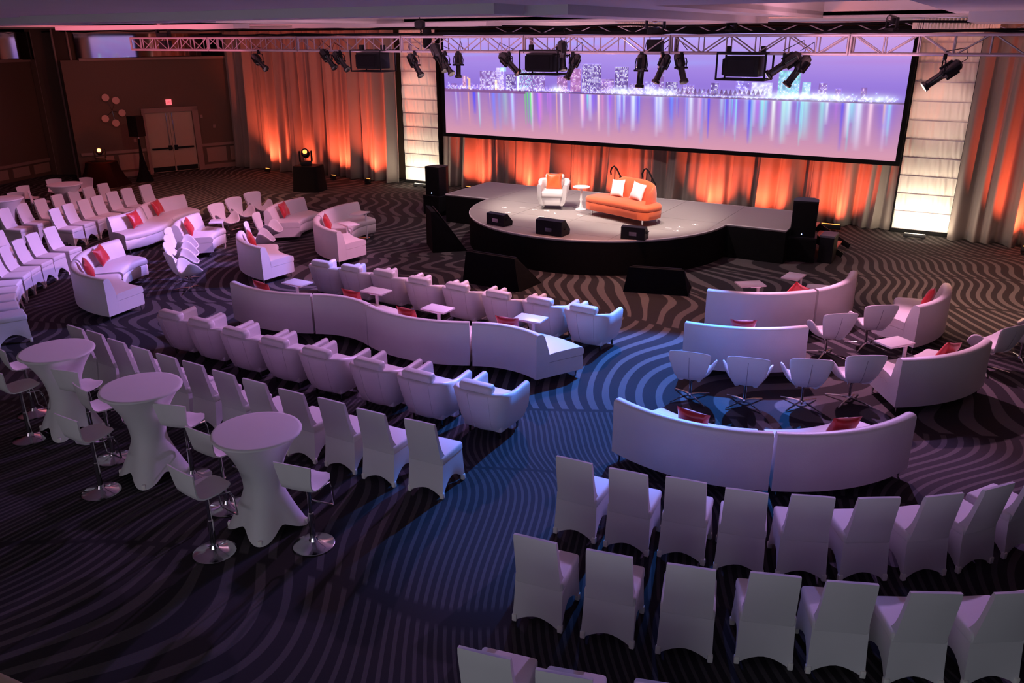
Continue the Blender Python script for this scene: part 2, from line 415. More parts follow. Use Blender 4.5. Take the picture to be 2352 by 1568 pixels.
for i in range(6):
    a = a0.lerp(a1, i / 6 + 0.02); b = a0.lerp(a1, (i + 1) / 6 - 0.02)
    part('panel', pbox(a, b, 0.12, 0.44, -0.03), WAINS, wp2, False)

# ------------------------------------------------------------------ ceiling with coffers
def ceiling():
    mb = MB(); Z = 5.0; H2 = 0.8
    xs = [-32, -24.5, -15.5, -13.8, -5.1, -3.5, -1.0, 1.5, 5.5, 8]; ys = [-2.5, 9.0, 18.0, 23.4]
    holes = {(1, 1), (3, 1), (5, 1), (7, 1)}
    for i in range(len(xs) - 1):
        for j in range(len(ys) - 1):
            x0, x1, y0, y1 = xs[i], xs[i + 1], ys[j], ys[j + 1]
            if (i, j) in holes:
                mb.box(((x0 + x1) / 2, (y0 + y1) / 2, Z + H2 + 0.05), (x1 - x0 + 0.1, y1 - y0 + 0.1, 0.1))
                for cx, cy, sx, sy in ((x0 - .03, (y0 + y1) / 2, .06, y1 - y0), (x1 + .03, (y0 + y1) / 2, .06, y1 - y0), ((x0 + x1) / 2, y0 - .03, x1 - x0, .06), ((x0 + x1) / 2, y1 + .03, x1 - x0, .06)):
                    mb.box((cx, cy, Z + H2 / 2 + 0.04), (sx, sy, H2 - .02))
                # inner cove step
                mb.box(((x0 + x1) / 2, y1 - 0.25, Z + 0.42), (x1 - x0 - 1.0, 0.08, 0.10))
            else:
                mb.box(((x0 + x1) / 2, (y0 + y1) / 2, Z + 0.06), (x1 - x0, y1 - y0, 0.12))
    return mb
struct('ceiling', ceiling(), CEIL)
# dropped soffit steps that catch the light
struct('trim_14', MB().box((-20, 19.6, 4.96), (9, 0.5, 0.08)), CEIL)
struct('trim_15', MB().box((-9.5, 19.2, 4.965), (8.0, 0.3, 0.07)), CEIL)
for i, (x, y, w_, d_, h_) in enumerate(((-14.5, 8.2, 9.0, 0.9, 0.10), (-19.5, 14.6, 7.0, 0.5, 0.10), (-13.6, 17.2, 6.0, 0.7, 0.08), (-4.4, 12.0, 0.7, 8.0, 0.10), (-0.1, 15.8, 1.3, 3.5, 0.14), (-8.5, 7.6, 8.0, 0.6, 0.10))):
    struct('trim_%d' % (20 + i), MB().box((x, y, 5.0 - h_ / 2), (w_, d_, h_)), CEIL)
# coffer and ceiling glow
for x, wd, col, e in ((-20, 7, (1.0, 0.20, 0.30), 130), (-9.5, 7, (0.95, 0.45, 0.65), 130), (-2.3, 1.8, (0.95, 0.42, 0.55), 60), (3.4, 3, (1, .45, .45), 30)):
    area('cove_light', (x, 13.5, 5.05), (x, 14.0, 6.0), col, e, wd, 5.0)
spot('ceiling_splash', (-21, 15.1, 4.72), (-25.0, 16.0, 5.0), (1.0, 0.14, 0.12), 90, 70, 0.6)
spot('ceiling_splash', (-16.5, 16.5, 4.1), (-17.0, 19.6, 5.0), (1.0, 0.30, 0.26), 60, 80, 0.7)
spot('ceiling_splash', (-4.6, 15.6, 4.1), (-4.4, 17.4, 5.0), (1.0, 0.20, 0.08), 110, 80, 0.6)
spot('ceiling_splash', (0.4, 16.6, 4.0), (0.4, 18.4, 5.0), (1.0, 0.28, 0.14), 90, 80, 0.7)
spot('ceiling_splash', (-9.5, 18.5, 3.6), (-9.5, 19.6, 5.0), (1.0, 0.55, 0.60), 60, 120, 0.7)
spot('ceiling_splash', (-14.5, 14.4, 3.9), (-17.5, 9.0, 5.0), (1.0, 0.10, 0.12), 900, 46, 0.4)
spot('ceiling_splash', (-7.0, 15.6, 4.1), (-3.6, 12.5, 5.0), (1.0, 0.35, 0.35), 120, 60, 0.5)
# chandeliers
def chandelier(c, rx, ry, z0, z1, label):
    t = empty('chandelier', (c[0], c[1], 0))
    part('ceiling_plate', MB().box((0, 0, z1 + 0.02), (rx * 2, ry * 2, 0.04), None, 0.01), DARKCHROME, t)
    st = MB()
    for ring in (1.0, 0.72, 0.45):
        n = int(70 * ring)
        for k in range(n):
            a = 2 * PI * k / n; zz = z0 + random.uniform(0, 0.05)
            st.box((rx * ring * math.cos(a), ry * ring * math.sin(a), (zz + z1) / 2), (0.022, 0.022, z1 - zz))
    o = part('crystal_strands', st, CRYSTAL, t, False, kind='stuff')
    part('inner_frame', MB().box((0, 0, (z0 + z1) / 2 + 0.05), (rx * 1.2, ry * 1.2, 0.05), None, 0.01), DARKCHROME, t)
    tag(t, label, 'chandelier', 'crystal chandeliers in the ceiling')
chandelier((-10.4, 16.2), 0.85, 0.5, 5.20, 5.42, 'large oval crystal chandelier hanging in the middle ceiling recess')
chandelier((-7.6, 18.6), 0.5, 0.25, 4.88, 4.98, 'narrow crystal chandelier just above the truss left of moving head')
chandelier((-1.2, 18.9), 0.75, 0.3, 4.76, 4.98, 'crystal chandelier over the truss near the right light column')
# ------------------------------------------------------------------ drapes
def drape(x0, x1, y, z0, z1, seed, label, sway=0.0, dens=1.0):
    rnd = random.Random(seed); n = max(12, int((x1 - x0) / 0.022)); nz = 14
    ks = [(rnd.uniform(3.2, 4.6) * dens, rnd.uniform(0, 6.3), 0.12), (rnd.uniform(9, 13) * dens, rnd.uniform(0, 6.3), 0.085), (rnd.uniform(19, 27), rnd.uniform(0, 6.3), 0.045)]
    def f(x):
        wn = min(1.0, (x - x0) / 0.22, (x1 - x) / 0.22)
        return wn * sum(a * (abs(math.sin(k * x + p)) * 2 - 1 if i == 0 else math.sin(k * x + p)) for i, (k, p, a) in enumerate(ks))
    rows = []
    for j in range(nz + 1):
        v = j / nz; z = z0 + (z1 - z0) * v
        row = []
        for i in range(n + 1):
            u = i / n; x = x0 + (x1 - x0) * u
            sx = min(1.0, (x - x0) / 0.4, (x1 - x) / 0.4) * sway * math.sin(2.1 * x + seed) * (1 - v) ** 2
            amp = 0.75 + 0.5 * (1 - v)
            row.append((x + sx, y + f(x) * amp - 0.10 * (1 - v) ** 3, z))
        rows.append(row)
    mb = MB().grid(rows)
    o = part('curtain', mb, DRAPE, None, True, 80)
    md = o.modifiers.new('cloth_thickness', 'SOLIDIFY'); md.thickness = 0.008
    tag(o, label, 'curtain', 'floor to ceiling drapes around the stage')
    return o
drape(-25.60, -23.90, 22.38, 0.01, 4.9, 1, 'taupe drape panel at far left corner next to the brown wall', 0, 1.2)
drape(-23.90, -21.90, 22.38, 0.01, 4.9, 2, 'orange lit drape panel left of the moving head case', 0, 1.2)
drape(-21.90, -19.90, 22.38, 0.01, 4.9, 3, 'orange lit drape panel behind the moving head case', 0, 1.3)
drape(-19.90, -17.62, 22.38, 0.01, 4.9, 4, 'drape panel touching the left light column from the left', 0, 1.1)
drape(-16.02, -13.60, 22.75, 0.01, 4.9, 5, 'drape panel between left light column and stage corner', 0.12, 0.9)
drape(-13.60, -11.20, 22.75, 0.01, 4.9, 6, 'lit drape panel behind the white stage armchair', 0.14, 0.9)
drape(-11.20, -8.70, 22.75, 0.01, 4.9, 7, 'drape panel behind the handrails and stage side table', 0.14, 0.9)
drape(-8.70, -6.30, 22.75, 0.01, 4.9, 8, 'drape panel behind the right end of orange sofa', 0.12, 0.9)
drape(-6.30, -4.20, 22.75, 0.01, 4.9, 9, 'drape panel with pale hot spot behind right stage deck', 0.12, 1.0)
drape(-4.20, -2.14, 22.75, 0.01, 4.9, 10, 'drape panel left of the right light column', 0.10, 0.9)
drape(-0.80, 0.90, 22.32, 0.01, 4.9, 11, 'taupe drape panel touching the right light column', 0, 1.3)
drape(0.90, 3.40, 22.32, 0.01, 4.9, 12, 'red orange lit drape panel at the far right', 0, 1.2)
o = part('drape_rail', MB().tube([(-25.6, 22.55, 4.93), (3.4, 22.45, 4.93)], 0.03, 8), BLACK, None)
tag(o, 'black pipe carrying the tops of all the stage drapes', 'pipe')

# drape uplights
def uplight(x, y, color, watt, label, size=50, target=(0, 0.55, 2.0), body=True, wide=False):
    t = empty('uplight', (x, y, 0))
    part('lamp_body', MB().box((0, 0, 0.11), (0.5 if wide else 0.2, 0.10, 0.12), Matrix.Rotation(-0.3, 3, 'X'), 0.015), BLACK, t)
    part('bracket', MB().box((0, 0, 0.02), (0.3 if wide else 0.16, 0.16, 0.03), None, 0.005), BLACK, t)
    mlens = LAMP_OR if color[1] < 0.5 else LAMP_WH
    part('lens', MB().box((0, 0.02, 0.178), (0.44 if wide else 0.14, 0.06, 0.01), Matrix.Rotation(-0.3, 3, 'X')), mlens, t, False)
    tag(t, label, 'light', 'floor uplights along the drapes')
    spot('uplight_beam', (x, y + 0.03, 0.21), (x + target[0], y + target[1], target[2]), color, watt, size, 1.0, 0.05)
UP = [(-23.2, 21.75, 260, 'far left orange uplight at foot of the drapes'), (-21.5, 21.8, 110, 'second orange uplight from the left corner, beside the moving head'),
      (-20.0, 21.75, 220, 'orange uplight just right of the moving head case'), (-18.45, 21.75, 230, 'orange uplight left of the left light column'),
      (-14.6, 22.1, 300, 'orange uplight by the left back corner of stage'), (-12.7, 22.1, 300, 'orange uplight behind the white stage armchair'),
      (-10.9, 22.1, 230, 'orange uplight behind the stage side table'), (-9.5, 22.1, 220, 'orange uplight behind the stage handrails'),
      (-6.8, 22.1, 300, 'orange uplight behind stage just right of orange sofa'), (-5.2, 22.1, 300, 'orange uplight behind the right deck of stage'),
      (-3.45, 21.95, 330, 'black orange uplight between stage stairs and right column'), (0.85, 21.65, 300, 'orange uplight under the far right drape')]
UP = [(x, y - 0.12, e, lb) for x, y, e, lb in UP]
for x, y, e, lb in UP: uplight(x, y, (1.0, 0.115, 0.045), e * (2.9 if x < -17 or x > 0 else 1.5), lb, 104, (0, 0.55, 1.05 if x < -17 or x > 0 else 0.72), wide=(x == -3.45))

# ------------------------------------------------------------------ scrim light columns
def column(x0, x1, y, label, watt):
    t = empty('light_column', ((x0 + x1) / 2, y, 0)); W = x1 - x0; n = 11; h = 4.86 / n
    part('column_base', MB().box((0, 0.06, 0.05), (W, 0.20, 0.10)), BLACKCLOTH, t, False)
    rnd = random.Random(int(abs(x0) * 10))
    for i in range(n):
        rows = []; ph = rnd.uniform(0, 6); nn = 64
        for j in range(7):
            v = j / 6; z = 0.10 + h * i + h * 0.985 * v
            bul = math.sin(PI * v)
            rows.append([(-W / 2 + W * k / nn, -0.020 * bul + 0.015 * bul ** 0.5 * math.sin(k * 0.72 + ph + 1.2 * v) * math.sin(k * 0.21 + ph * 2) + 0.005 * math.sin(k * 1.3 + 2.2 * v), z) for k in range(nn + 1)])
        part('fabric_tier', MB().grid(rows), SCRIM, t, True, 80)
    for i in range(n + 1):
        part('cross_rod', MB().tube([(-W / 2, -0.012, 0.10 + h * i), (W / 2, -0.012, 0.10 + h * i)], 0.009, 6), ALU, t)
    for sx in (-1, 1):
        part('side_post', MB().box((sx * (W / 2 + 0.012), 0.05, 2.48), (0.024, 0.12, 4.96)), BLACK, t, False)
    tag(t, label, 'light column', 'tall white fabric light columns')
    cx = (x0 + x1) / 2
    area('column_strip', (cx, y - 0.48, 0.16), (cx, y, 0.75), (1.0, 0.86, 0.60), watt * 0.055, 1.1, 0.10)
    area('column_strip', (cx, y - 1.3, 0.16), (cx, y, 2.2), (1.0, 0.80, 0.62), watt * 0.10, 1.1, 0.10)
    spot('column_top_wash', (cx - 0.5, y - 3.0, 4.3), (cx, y, 3.0), (1.0, 0.66, 0.56), watt * 0.62, 30, 0.8, 0.1)
    return t
column(-17.52, -16.10, 22.55, 'tall white fabric light column left of the screen', 260)
column(-2.09, -0.82, 22.55, 'tall white fabric light column right of the screen', 330)
for x, lb in ((-16.5, 'small led bar on floor under the left light column'), (-1.5, 'small led bar on floor under the right light column')):
    t = empty('led_bar', (x, 21.98, 0))
    part('bar_body', MB().box((0, 0, 0.07), (0.5, 0.09, 0.08), None, 0.01), BLACK, t)
    part('bar_lens', MB().box((0, 0.02, 0.113), (0.46, 0.05, 0.008)), LAMP_WH, t, False)
    part('foot', MB().box((-0.18, 0, 0.015), (0.04, 0.18, 0.03)), BLACK, t, False); part('foot', MB().box((0.18, 0, 0.015), (0.04, 0.18, 0.03)), BLACK, t, False)
    tag(t, lb, 'light')

# ------------------------------------------------------------------ the picture on the screen (flat), drawn here pixel by pixel
def skyline_image():
    W, H = 2048, 448
    rs = np.random.RandomState(5)
    u = np.linspace(0, 1, W)[None, :]; v = np.linspace(0, 1, H)[:, None]
    img = np.zeros((H, W, 3))
    def c(*a): return np.array(a)[None, None, :] / 255.0
    hz = 0.455
    # sky
    t = np.clip((v - hz) / (1 - hz), 0, 1)[..., None] * np.ones((1, W, 1))
    sky = c(132, 104, 205) * (1 - t) + c(184, 156, 236) * t
    sky = sky + (c(214, 150, 200) - sky) * (np.clip((u - 0.55) * 1.6, 0, 1) * np.clip((v - .6) * 2.2, 0, 1))[..., None] * 0.7
    cl = np.zeros((H, W))
    for k in range(26):
        cx, cy, sx, sy = rs.uniform(0, 1), rs.uniform(.74, 1.0), rs.uniform(.05, .16), rs.uniform(.012, .04)
        cl += np.exp(-((u - cx) / sx) ** 2 - ((v - cy - 0.1 * (u - cx)) / sy) ** 2) * rs.uniform(-.35, .55)
    sky = sky + (c(150, 175, 255) - sky) * np.clip(cl, -0.4, 1)[..., None] * 0.6
    # water
    tw = np.clip(v / hz, 0, 1)[..., None] * np.ones((1, W, 1))
    wat = c(212, 150, 172) * (1 - tw) + c(158, 118, 190) * tw
    rip = (np.sin(v * 900 + 3 * np.sin(u * 40)) * 0.5 + 0.5) * 0.03
    wat = wat - rip[..., None]
    img = np.where((v > hz)[..., None] * np.ones((1, W, 1), bool), sky, wat)
    # reflections
    cols = [(70, 70, 255), (110, 160, 255), (190, 225, 255), (235, 240, 255), (130, 90, 255), (220, 120, 235), (255, 190, 160), (120, 240, 235), (255, 150, 210)]
    def streak(cu, wd, bot, col, a):
        nonlocal img
        x = np.exp(-((u - cu - (hz - v) * 0.01) / wd) ** 2)
        y = np.where(v < hz - .01, np.clip((v - bot) / max(hz - bot, .02), 0, 1) ** 0.55, 0)
        m_ = (x * y * a)[..., None]
        img = img * (1 - m_) + (np.array(col)[None, None] / 255.0) * m_
    for k in range(120):
        cu = rs.uniform(0.03, 0.995)
        if cu < .24 and rs.rand() < .45: continue
        col = cols[rs.randint(len(cols))]
        if cu > .66 and rs.rand() < .6: col = (150, 245, 240) if rs.rand() < .6 else (235, 250, 255)
        streak(cu, rs.uniform(.006, .014), rs.uniform(.04, .25), (105, 90, 245), rs.uniform(.05, .30))
        streak(cu, rs.uniform(.0012, .0050), rs.uniform(.04, .30), col, rs.uniform(.35, 1.0))
    for cu, wd, bot, col, a in ((.135, .005, .05, (120, 130, 255), .95), (.185, .004, .05, (190, 215, 255), .95), (.165, .008, .1, (130, 200, 225), .6), (.095, .003, .1, (200, 225, 245), .9),
                                (.225, .0022, .14, (90, 230, 110), .95), (.232, .0022, .12, (90, 235, 110), .95), (.2185, .002, .12, (110, 220, 120), .8), (.066, .002, .1, (250, 170, 150), .8),
                                (.31, .003, .05, (225, 235, 255), .95), (.40, .003, .1, (255, 225, 225), .95), (.36, .004, .12, (235, 225, 230), .8),
                                (.48, .004, .12, (230, 240, 255), .95), (.54, .006, .12, (215, 230, 255), .9), (.445, .003, .12, (180, 200, 255), .9), (.605, .005, .1, (225, 235, 255), .9),
                                (.79, .006, .08, (190, 250, 240), .9), (.83, .008, .12, (170, 245, 240), .8), (.86, .006, .1, (150, 240, 235), .8), (.77, .004, .1, (245, 255, 250), .95), (.925, .006, .06, (220, 235, 255), .95), (.945, .004, .1, (255, 215, 235), .9)):
        streak(cu, wd, bot, col, a)
    # shore, buildings
    def rect(u0, u1, v0, v1, col, a=1.0):
        x0, x1, y0, y1 = int(u0 * W), max(int(u0 * W) + 1, int(u1 * W)), int(v0 * H), int(v1 * H)
        img[y0:y1, x0:x1] = img[y0:y1, x0:x1] * (1 - a) + np.array(col) / 255.0 * a
    def building(u0, u1, top, base, body, win, dens=.5, sz=4):
        rect(u0, u1, base, top, body, .7)
        for y in range(int(base * H), int(top * H) - 2, 5):
            for x in range(int(u0 * W) + 1, int(u1 * W) - 2, 5):
                if rs.rand() < dens:
                    cc = win[rs.randint(len(win))]
                    img[y:y + 3, x:x + 3] = np.array(cc) / 255.0; glow[y:y + 3, x:x + 3] = np.array(cc) / 255.0
    glow = np.zeros((H, W, 3))
    WHT = [(255, 255, 255), (245, 248, 255), (255, 240, 245), (215, 228, 255)]
    PNK = [(255, 190, 215), (255, 225, 200), (235, 190, 255)]
    GRN = [(200, 255, 225), (130, 240, 190), (240, 255, 245)]
    dark = (70, 46, 104); mid = (122, 84, 150)
    B = [(.02, .035, .50, mid, PNK, .2), (.052, .062, .56, (190, 120, 140), PNK, .3), (.10, .145, .60, mid, WHT, .5), (.145, .165, .63, (160, 130, 200), WHT, .6), (.17, .195, .58, dark, WHT, .6), (.20, .245, .62, mid, GRN, .55), (.245, .27, .61, mid, WHT, .5),
         (.30, .325, .57, (150, 90, 140), PNK, .3), (.333, .358, .63, (170, 100, 150), PNK, .25), (.36, .405, .66, dark, WHT, .55), (.405, .435, .56, mid, PNK, .45), (.437, .467, .645, dark, WHT, .5), (.47, .50, .53, mid, WHT, .5), (.505, .53, .55, (130, 110, 190), WHT, .5), (.535, .545, .62, mid, WHT, .3), (.55, .575, .55, dark, WHT, .5), (.585, .61, .53, mid, WHT, .5),
         (.645, .66, .55, dark, WHT, .5), (.695, .72, .59, (120, 100, 190), WHT, .55), (.725, .765, .56, (200, 200, 235), WHT, .5), (.775, .815, .64, (110, 190, 190), GRN, .6), (.82, .835, .57, (150, 220, 220), WHT, .5), (.85, .865, .565, mid, WHT, .5), (.88, .89, .53, mid, PNK, .4), (.925, .935, .545, mid, PNK, .3)]
    for b in B: building(b[0], b[1], hz + (b[2] - hz) * 1.28, hz + .01, b[3], b[4], b[5])
    rect(.14, .146, hz, .56, (255, 200, 170)); rect(.155, .17, .64, .68, (170, 220, 255), .8); rect(.198, .204, hz, .6, (215, 225, 255))
    # crane shapes
    rect(.067, .0735, hz, .565, (240, 190, 160)); rect(.064, .068, .56, .58, (250, 200, 170))
    # land strip and lights
    rect(0, .22, hz - .025, hz + .005, (120, 74, 128), .8)
    img[int(hz * H) - 3:int(hz * H) + 3, int(.2 * W):] = img[int(hz * H) - 3:int(hz * H) + 3, int(.2 * W):] * .35 + np.array((70, 45, 80)) / 255 * .65
    for a, b in ((.36, .62), (.62, .99), (.0, .34)):
        n = int((b - a) * 1700)
        for k in range(n):
            x = int(rs.uniform(a, b) * W); y = int((hz + abs(rs.normal(0.018, .016))) * H)
            s = rs.randint(1, 4); cc = [(255, 255, 255), (255, 215, 190), (190, 205, 255), (255, 190, 215)][rs.randint(4)]
            if a > .6 and rs.rand() < .5: cc = (205, 255, 240)
            img[y:y + s, x:x + s] = np.array(cc) / 255.0; glow[y:y + s, x:x + s] = np.array(cc) / 255.0
    for cx, ww in ((.54, .06), (.78, .1), (.45, .03), (.87, .05), (.30, .015), (.96, .03)):
        g = np.exp(-((u - cx) / ww) ** 2 - ((v - hz - .03) / .035) ** 2)[..., None] * .75
        img = img * (1 - g) + np.array((225, 240, 255))[None, None] / 255 * g
    for cx, ww in ((.60, .03), (.72, .035), (.66, .03)):
        g = (np.exp(-((u - cx) / ww) ** 4) * (v < hz + .05 + .02 * np.sin(u * 700)) * (v > hz + .015))[..., None] * .7
        img = img * (1 - g) + np.array((80, 46, 84))[None, None] / 255 * g
    b1 = sum(np.roll(np.roll(glow, dx, 1), dy, 0) for dx in range(-5, 6) for dy in range(-5, 6)) / 121.0
    img = np.clip(img + b1 * np.array((.62, .66, .95))[None, None], 0, 1)
    im = bpy.data.images.new('skyline_picture', W, H)
    px = np.ones((H, W, 4), np.float32); px[..., :3] = img
    im.pixels.foreach_set(px.ravel()); im.update(); im.pack()
    return im

def screen():
    x0, x1, y, z0, z1 = -15.40, -2.19, 22.0, 1.82, 4.78
    t = empty('projection_screen', ((x0 + x1) / 2, y, 0)); W = x1 - x0
    mb = MB(); vs = [mb.bm.verts.new(p) for p in ((-W / 2, 0, z0), (W / 2, 0, z0), (W / 2, 0, z1), (-W / 2, 0, z1))]
    f = mb.bm.faces.new(vs); uvl = mb.bm.loops.layers.uv.new('uv')
    for lp, uv in zip(f.loops, ((0, 0), (1, 0), (1, 1), (0, 1))): lp[uvl].uv = uv
    m = bpy.data.materials.new('projected_picture'); m.use_nodes = True; nt = m.node_tree
    p = nt.nodes['Principled BSDF']; p.inputs['Base Color'].default_value = (0.05, 0.05, 0.05, 1); p.inputs['Roughness'].default_value = 0.9
    ti = nt.nodes.new('ShaderNodeTexImage'); ti.image = skyline_image()
    uvn = nt.nodes.new('ShaderNodeUVMap'); uvn.uv_map = 'uv'; nt.links.new(uvn.outputs[0], ti.inputs[0])
    nt.links.new(ti.outputs['Color'], p.inputs['Emission Color']); p.inputs['Emission Strength'].default_value = 1.08
    me = bpy.data.meshes.new('screen_surface'); mb.bm.to_mesh(me); mb.bm.free(); me.materials.append(m)
    part('screen_surface', me, m, t, label='flat screen showing a night city skyline over water')
    b = 0.11
    for nm, c, d in (('frame_bar', (0, 0.02, z0 - b / 2), (W + 2 * b, 0.10, b)), ('frame_bar', (0, 0.02, z1 + b / 2), (W + 2 * b, 0.10, b)),
                     ('frame_bar', (-W / 2 - b / 2, 0.02, (z0 + z1) / 2), (b, 0.10, z1 - z0)), ('frame_bar', (W / 2 + b / 2, 0.02, (z0 + z1) / 2), (b, 0.10, z1 - z0))):
        part(nm, MB().box(c, d, None, 0.005), BLACKCLOTH, t, False)
    part('screen_backing', MB().box((0, 0.05, (z0 + z1) / 2), (W, 0.03, z1 - z0)), BLACKCLOTH, t, False)
    for x in (-4.5, 0, 4.5):
        part('hanger', MB().tube([(x, 0.05, z1 + 0.11), (x, 0.05, 5.0)], 0.008, 5), BLACK, t)
    tag(t, 'very wide projection screen showing a night city skyline above the stage', 'screen')
screen()

# ------------------------------------------------------------------ stage
def clip(poly, inside, inter):
    out = []
    for i, p in enumerate(poly):
        q = poly[(i + 1) % len(poly)]; a, b = inside(p), inside(q)
        if a: out.append(p)
        if a != b: out.append(inter(p, q))
    return out
def clip_half(poly, n, d):      # keep n.p <= d
    ins = lambda p: n[0] * p[0] + n[1] * p[1] <= d + 1e-9
    def it(p, q):
        a = n[0] * p[0] + n[1] * p[1] - d; b = n[0] * q[0] + n[1] * q[1] - d; t = a / (a - b)
        return (p[0] + (q[0] - p[0]) * t, p[1] + (q[1] - p[1]) * t)
    return clip(poly, ins, it)
def stage():
    t = empty('stage', (-8.15, 18.0, 0)); H = 0.75; R = 3.12; cx, cy = -8.15, 17.95
    X0, X1, Y0, Y1 = -12.65, -3.72, 17.95, 20.15
    L = lambda poly: [(x - cx, y - 18.0) for x, y in poly]
    arc = [(cx + R * math.cos(a), cy + R * math.sin(a)) for a in [PI + PI * k / 48 for k in range(49)]]
    outline = [(X0, Y0)] + arc + [(X1, Y0), (X1, Y1), (X0, Y1)]
    part('stage_skirt', MB().prism(L(outline), 0.0, H - 0.05), BLACKCLOTH, t, True, 30)
    # deck panels
    ncol = 6; wd = (X1 - X0) / ncol
    cells = []
    for i in range(ncol):
        cells.append([(X0 + i * wd, Y0), (X0 + (i + 1) * wd, Y0), (X0 + (i + 1) * wd, Y1), (X0 + i * wd, Y1)])
    for i in range(ncol):
        for y0, y1 in ((Y0 - 1.25, Y0), (Y0 - 2.5, Y0 - 1.25), (Y0 - 3.75, Y0 - 2.5)):
            c = [(X0 + i * wd, y0), (X0 + (i + 1) * wd, y0), (X0 + (i + 1) * wd, y1), (X0 + i * wd, y1)]
            for k in range(48):
                a = PI + PI * (k + 0.5) / 48; n = (math.cos(a), math.sin(a)); c = clip_half(c, n, n[0] * cx + n[1] * cy + R * math.cos(PI / 96))
                if len(c) < 3: break
            if len(c) >= 3: cells.append(c)
    for c in cells:
        mx = sum(p[0] for p in c) / len(c); my = sum(p[1] for p in c) / len(c)
        c2 = [(mx + (p[0] - mx) * 0.994, my + (p[1] - my) * 0.994) for p in c]
        part('deck_panel', MB().prism(L(c2), H - 0.05, H), DECK, t, False)
    ed = L(outline); ed.append(ed[0])
    part('edge_trim', MB().tube([(x, y, H - 0.012) for x, y in ed], 0.014, 6, False), TRIM, t)
    # spike tape marks
    for x, y, a in ((-9.9, 17.3, 0.4), (-10.3, 17.1, 0.2), (-9.5, 17.2, 1.2), (-9.2, 17.25, 0.1), (-8.9, 17.1, 2.2), (-8.3, 17.2, 0), (-9.0, 16.6, 0.5), (-9.9, 16.6, 0.3), (-6.0, 16.9, 0.2), (-5.8, 17.1, 0.6), (-5.75, 16.7, 0), (-5.6, 17.5, 0.4), (-6.5, 16.5, 0.8), (-6.9, 16.5, 0.1)):
        mb = MB(); mb.box((x - cx, y - 18.0, H + 0.003), (0.14, 0.03, 0.004), a)
        if random.random() < .7: mb.box((x - cx + 0.05 * math.cos(a + 1.5), y - 18.0 + 0.05 * math.sin(a + 1.5), H + 0.004), (0.12, 0.03, 0.004), a + PI / 2)
        part('tape_mark', mb, TAPE, t, False)
    tag(t, 'low black skirted stage with grey deck and rounded front', 'stage')
stage()

def wedge_monitor(x, y, deg, label, s=1.0):
    t = empty('stage_monitor', (x, y, 0.75), frot(deg))
    rows = []
    prof = [(-0.17, 0), (0.17, 0), (0.19, 0.10), (-0.02, 0.32), (-0.17, 0.30)]
    prof = [(a * s, b * s) for a, b in prof]
    part('cabinet', MB().grid([[(xx * s, p[0], p[1]) for p in prof] for xx in (-0.30, 0.30)], closed=True, cap=True), BLACK, t, False)
    part('grille', MB().grid([[(-0.27 * s, 0.185 * s, 0.115 * s), (-0.27 * s, -0.005 * s, 0.315 * s)], [(0.27 * s, 0.185 * s, 0.115 * s), (0.27 * s, -0.005 * s, 0.315 * s)]]), GLOSSBLACK, t, False)
    part('handle', MB().tube([(0.305 * s, -0.08, 0.14), (0.34 * s, -0.08, 0.16), (0.34 * s, 0.04, 0.16), (0.305 * s, 0.04, 0.14)], 0.010, 6), BLACK, t)
    part('jack_plate', MB().box((0, -0.172 * s, 0.12), (0.16, 0.01, 0.08)), DARKCHROME, t, False)
    tag(t, label, 'speaker', 'wedge monitors on the stage edge')
wedge_monitor(-9.42, 15.42, 80, 'left small black wedge monitor on curved stage edge', 0.85)
wedge_monitor(-7.95, 15.18, 88, 'larger black wedge monitor at the middle of stage edge', 1.05)
wedge_monitor(-6.28, 15.66, 96, 'right low black wedge monitor on curved stage edge', 0.85)

def pa_speaker(x, y, deg, h0, label, lab2):
    t = empty('subwoofer', (x, y, 0), frot(deg))
    part('cabinet', MB().box((0, 0, h0 / 2), (0.62, 0.62, h0), None, 0.015), BLACK, t, False)
    part('grille', MB().box((0, 0.315, h0 / 2), (0.56, 0.012, h0 - 0.08)), BLACKCLOTH, t, False)
    tag(t, lab2, 'speaker', 'subwoofers at the stage corners')
    u = empty('loudspeaker', (x, y, h0), frot(deg))
    part('cabinet', MB().prism([(-0.16, -0.25), (0.16, -0.25), (0.26, -0.05), (0.26, 0.24), (-0.26, 0.24), (-0.26, -0.05)], 0, 0.78), BLACK, u, False)
    part('grille', MB().box((0, 0.247, 0.39), (0.48, 0.012, 0.72)), BLACKCLOTH, u, False)
    part('power_indicator', MB().box((0.02, 0.258, 0.06), (0.022, 0.008, 0.022)), LED_BL, u, False)
    tag(u, label, 'speaker', 'loudspeakers on subwoofers')
pa_speaker(-13.45, 18.75, 262, 0.55, 'black loudspeaker standing at the left corner of stage', 'black subwoofer box under loudspeaker left of stage')
pa_speaker(-3.50, 18.62, 280, 0.55, 'black loudspeaker standing at the right corner of stage', 'black subwoofer box under loudspeaker right of stage')

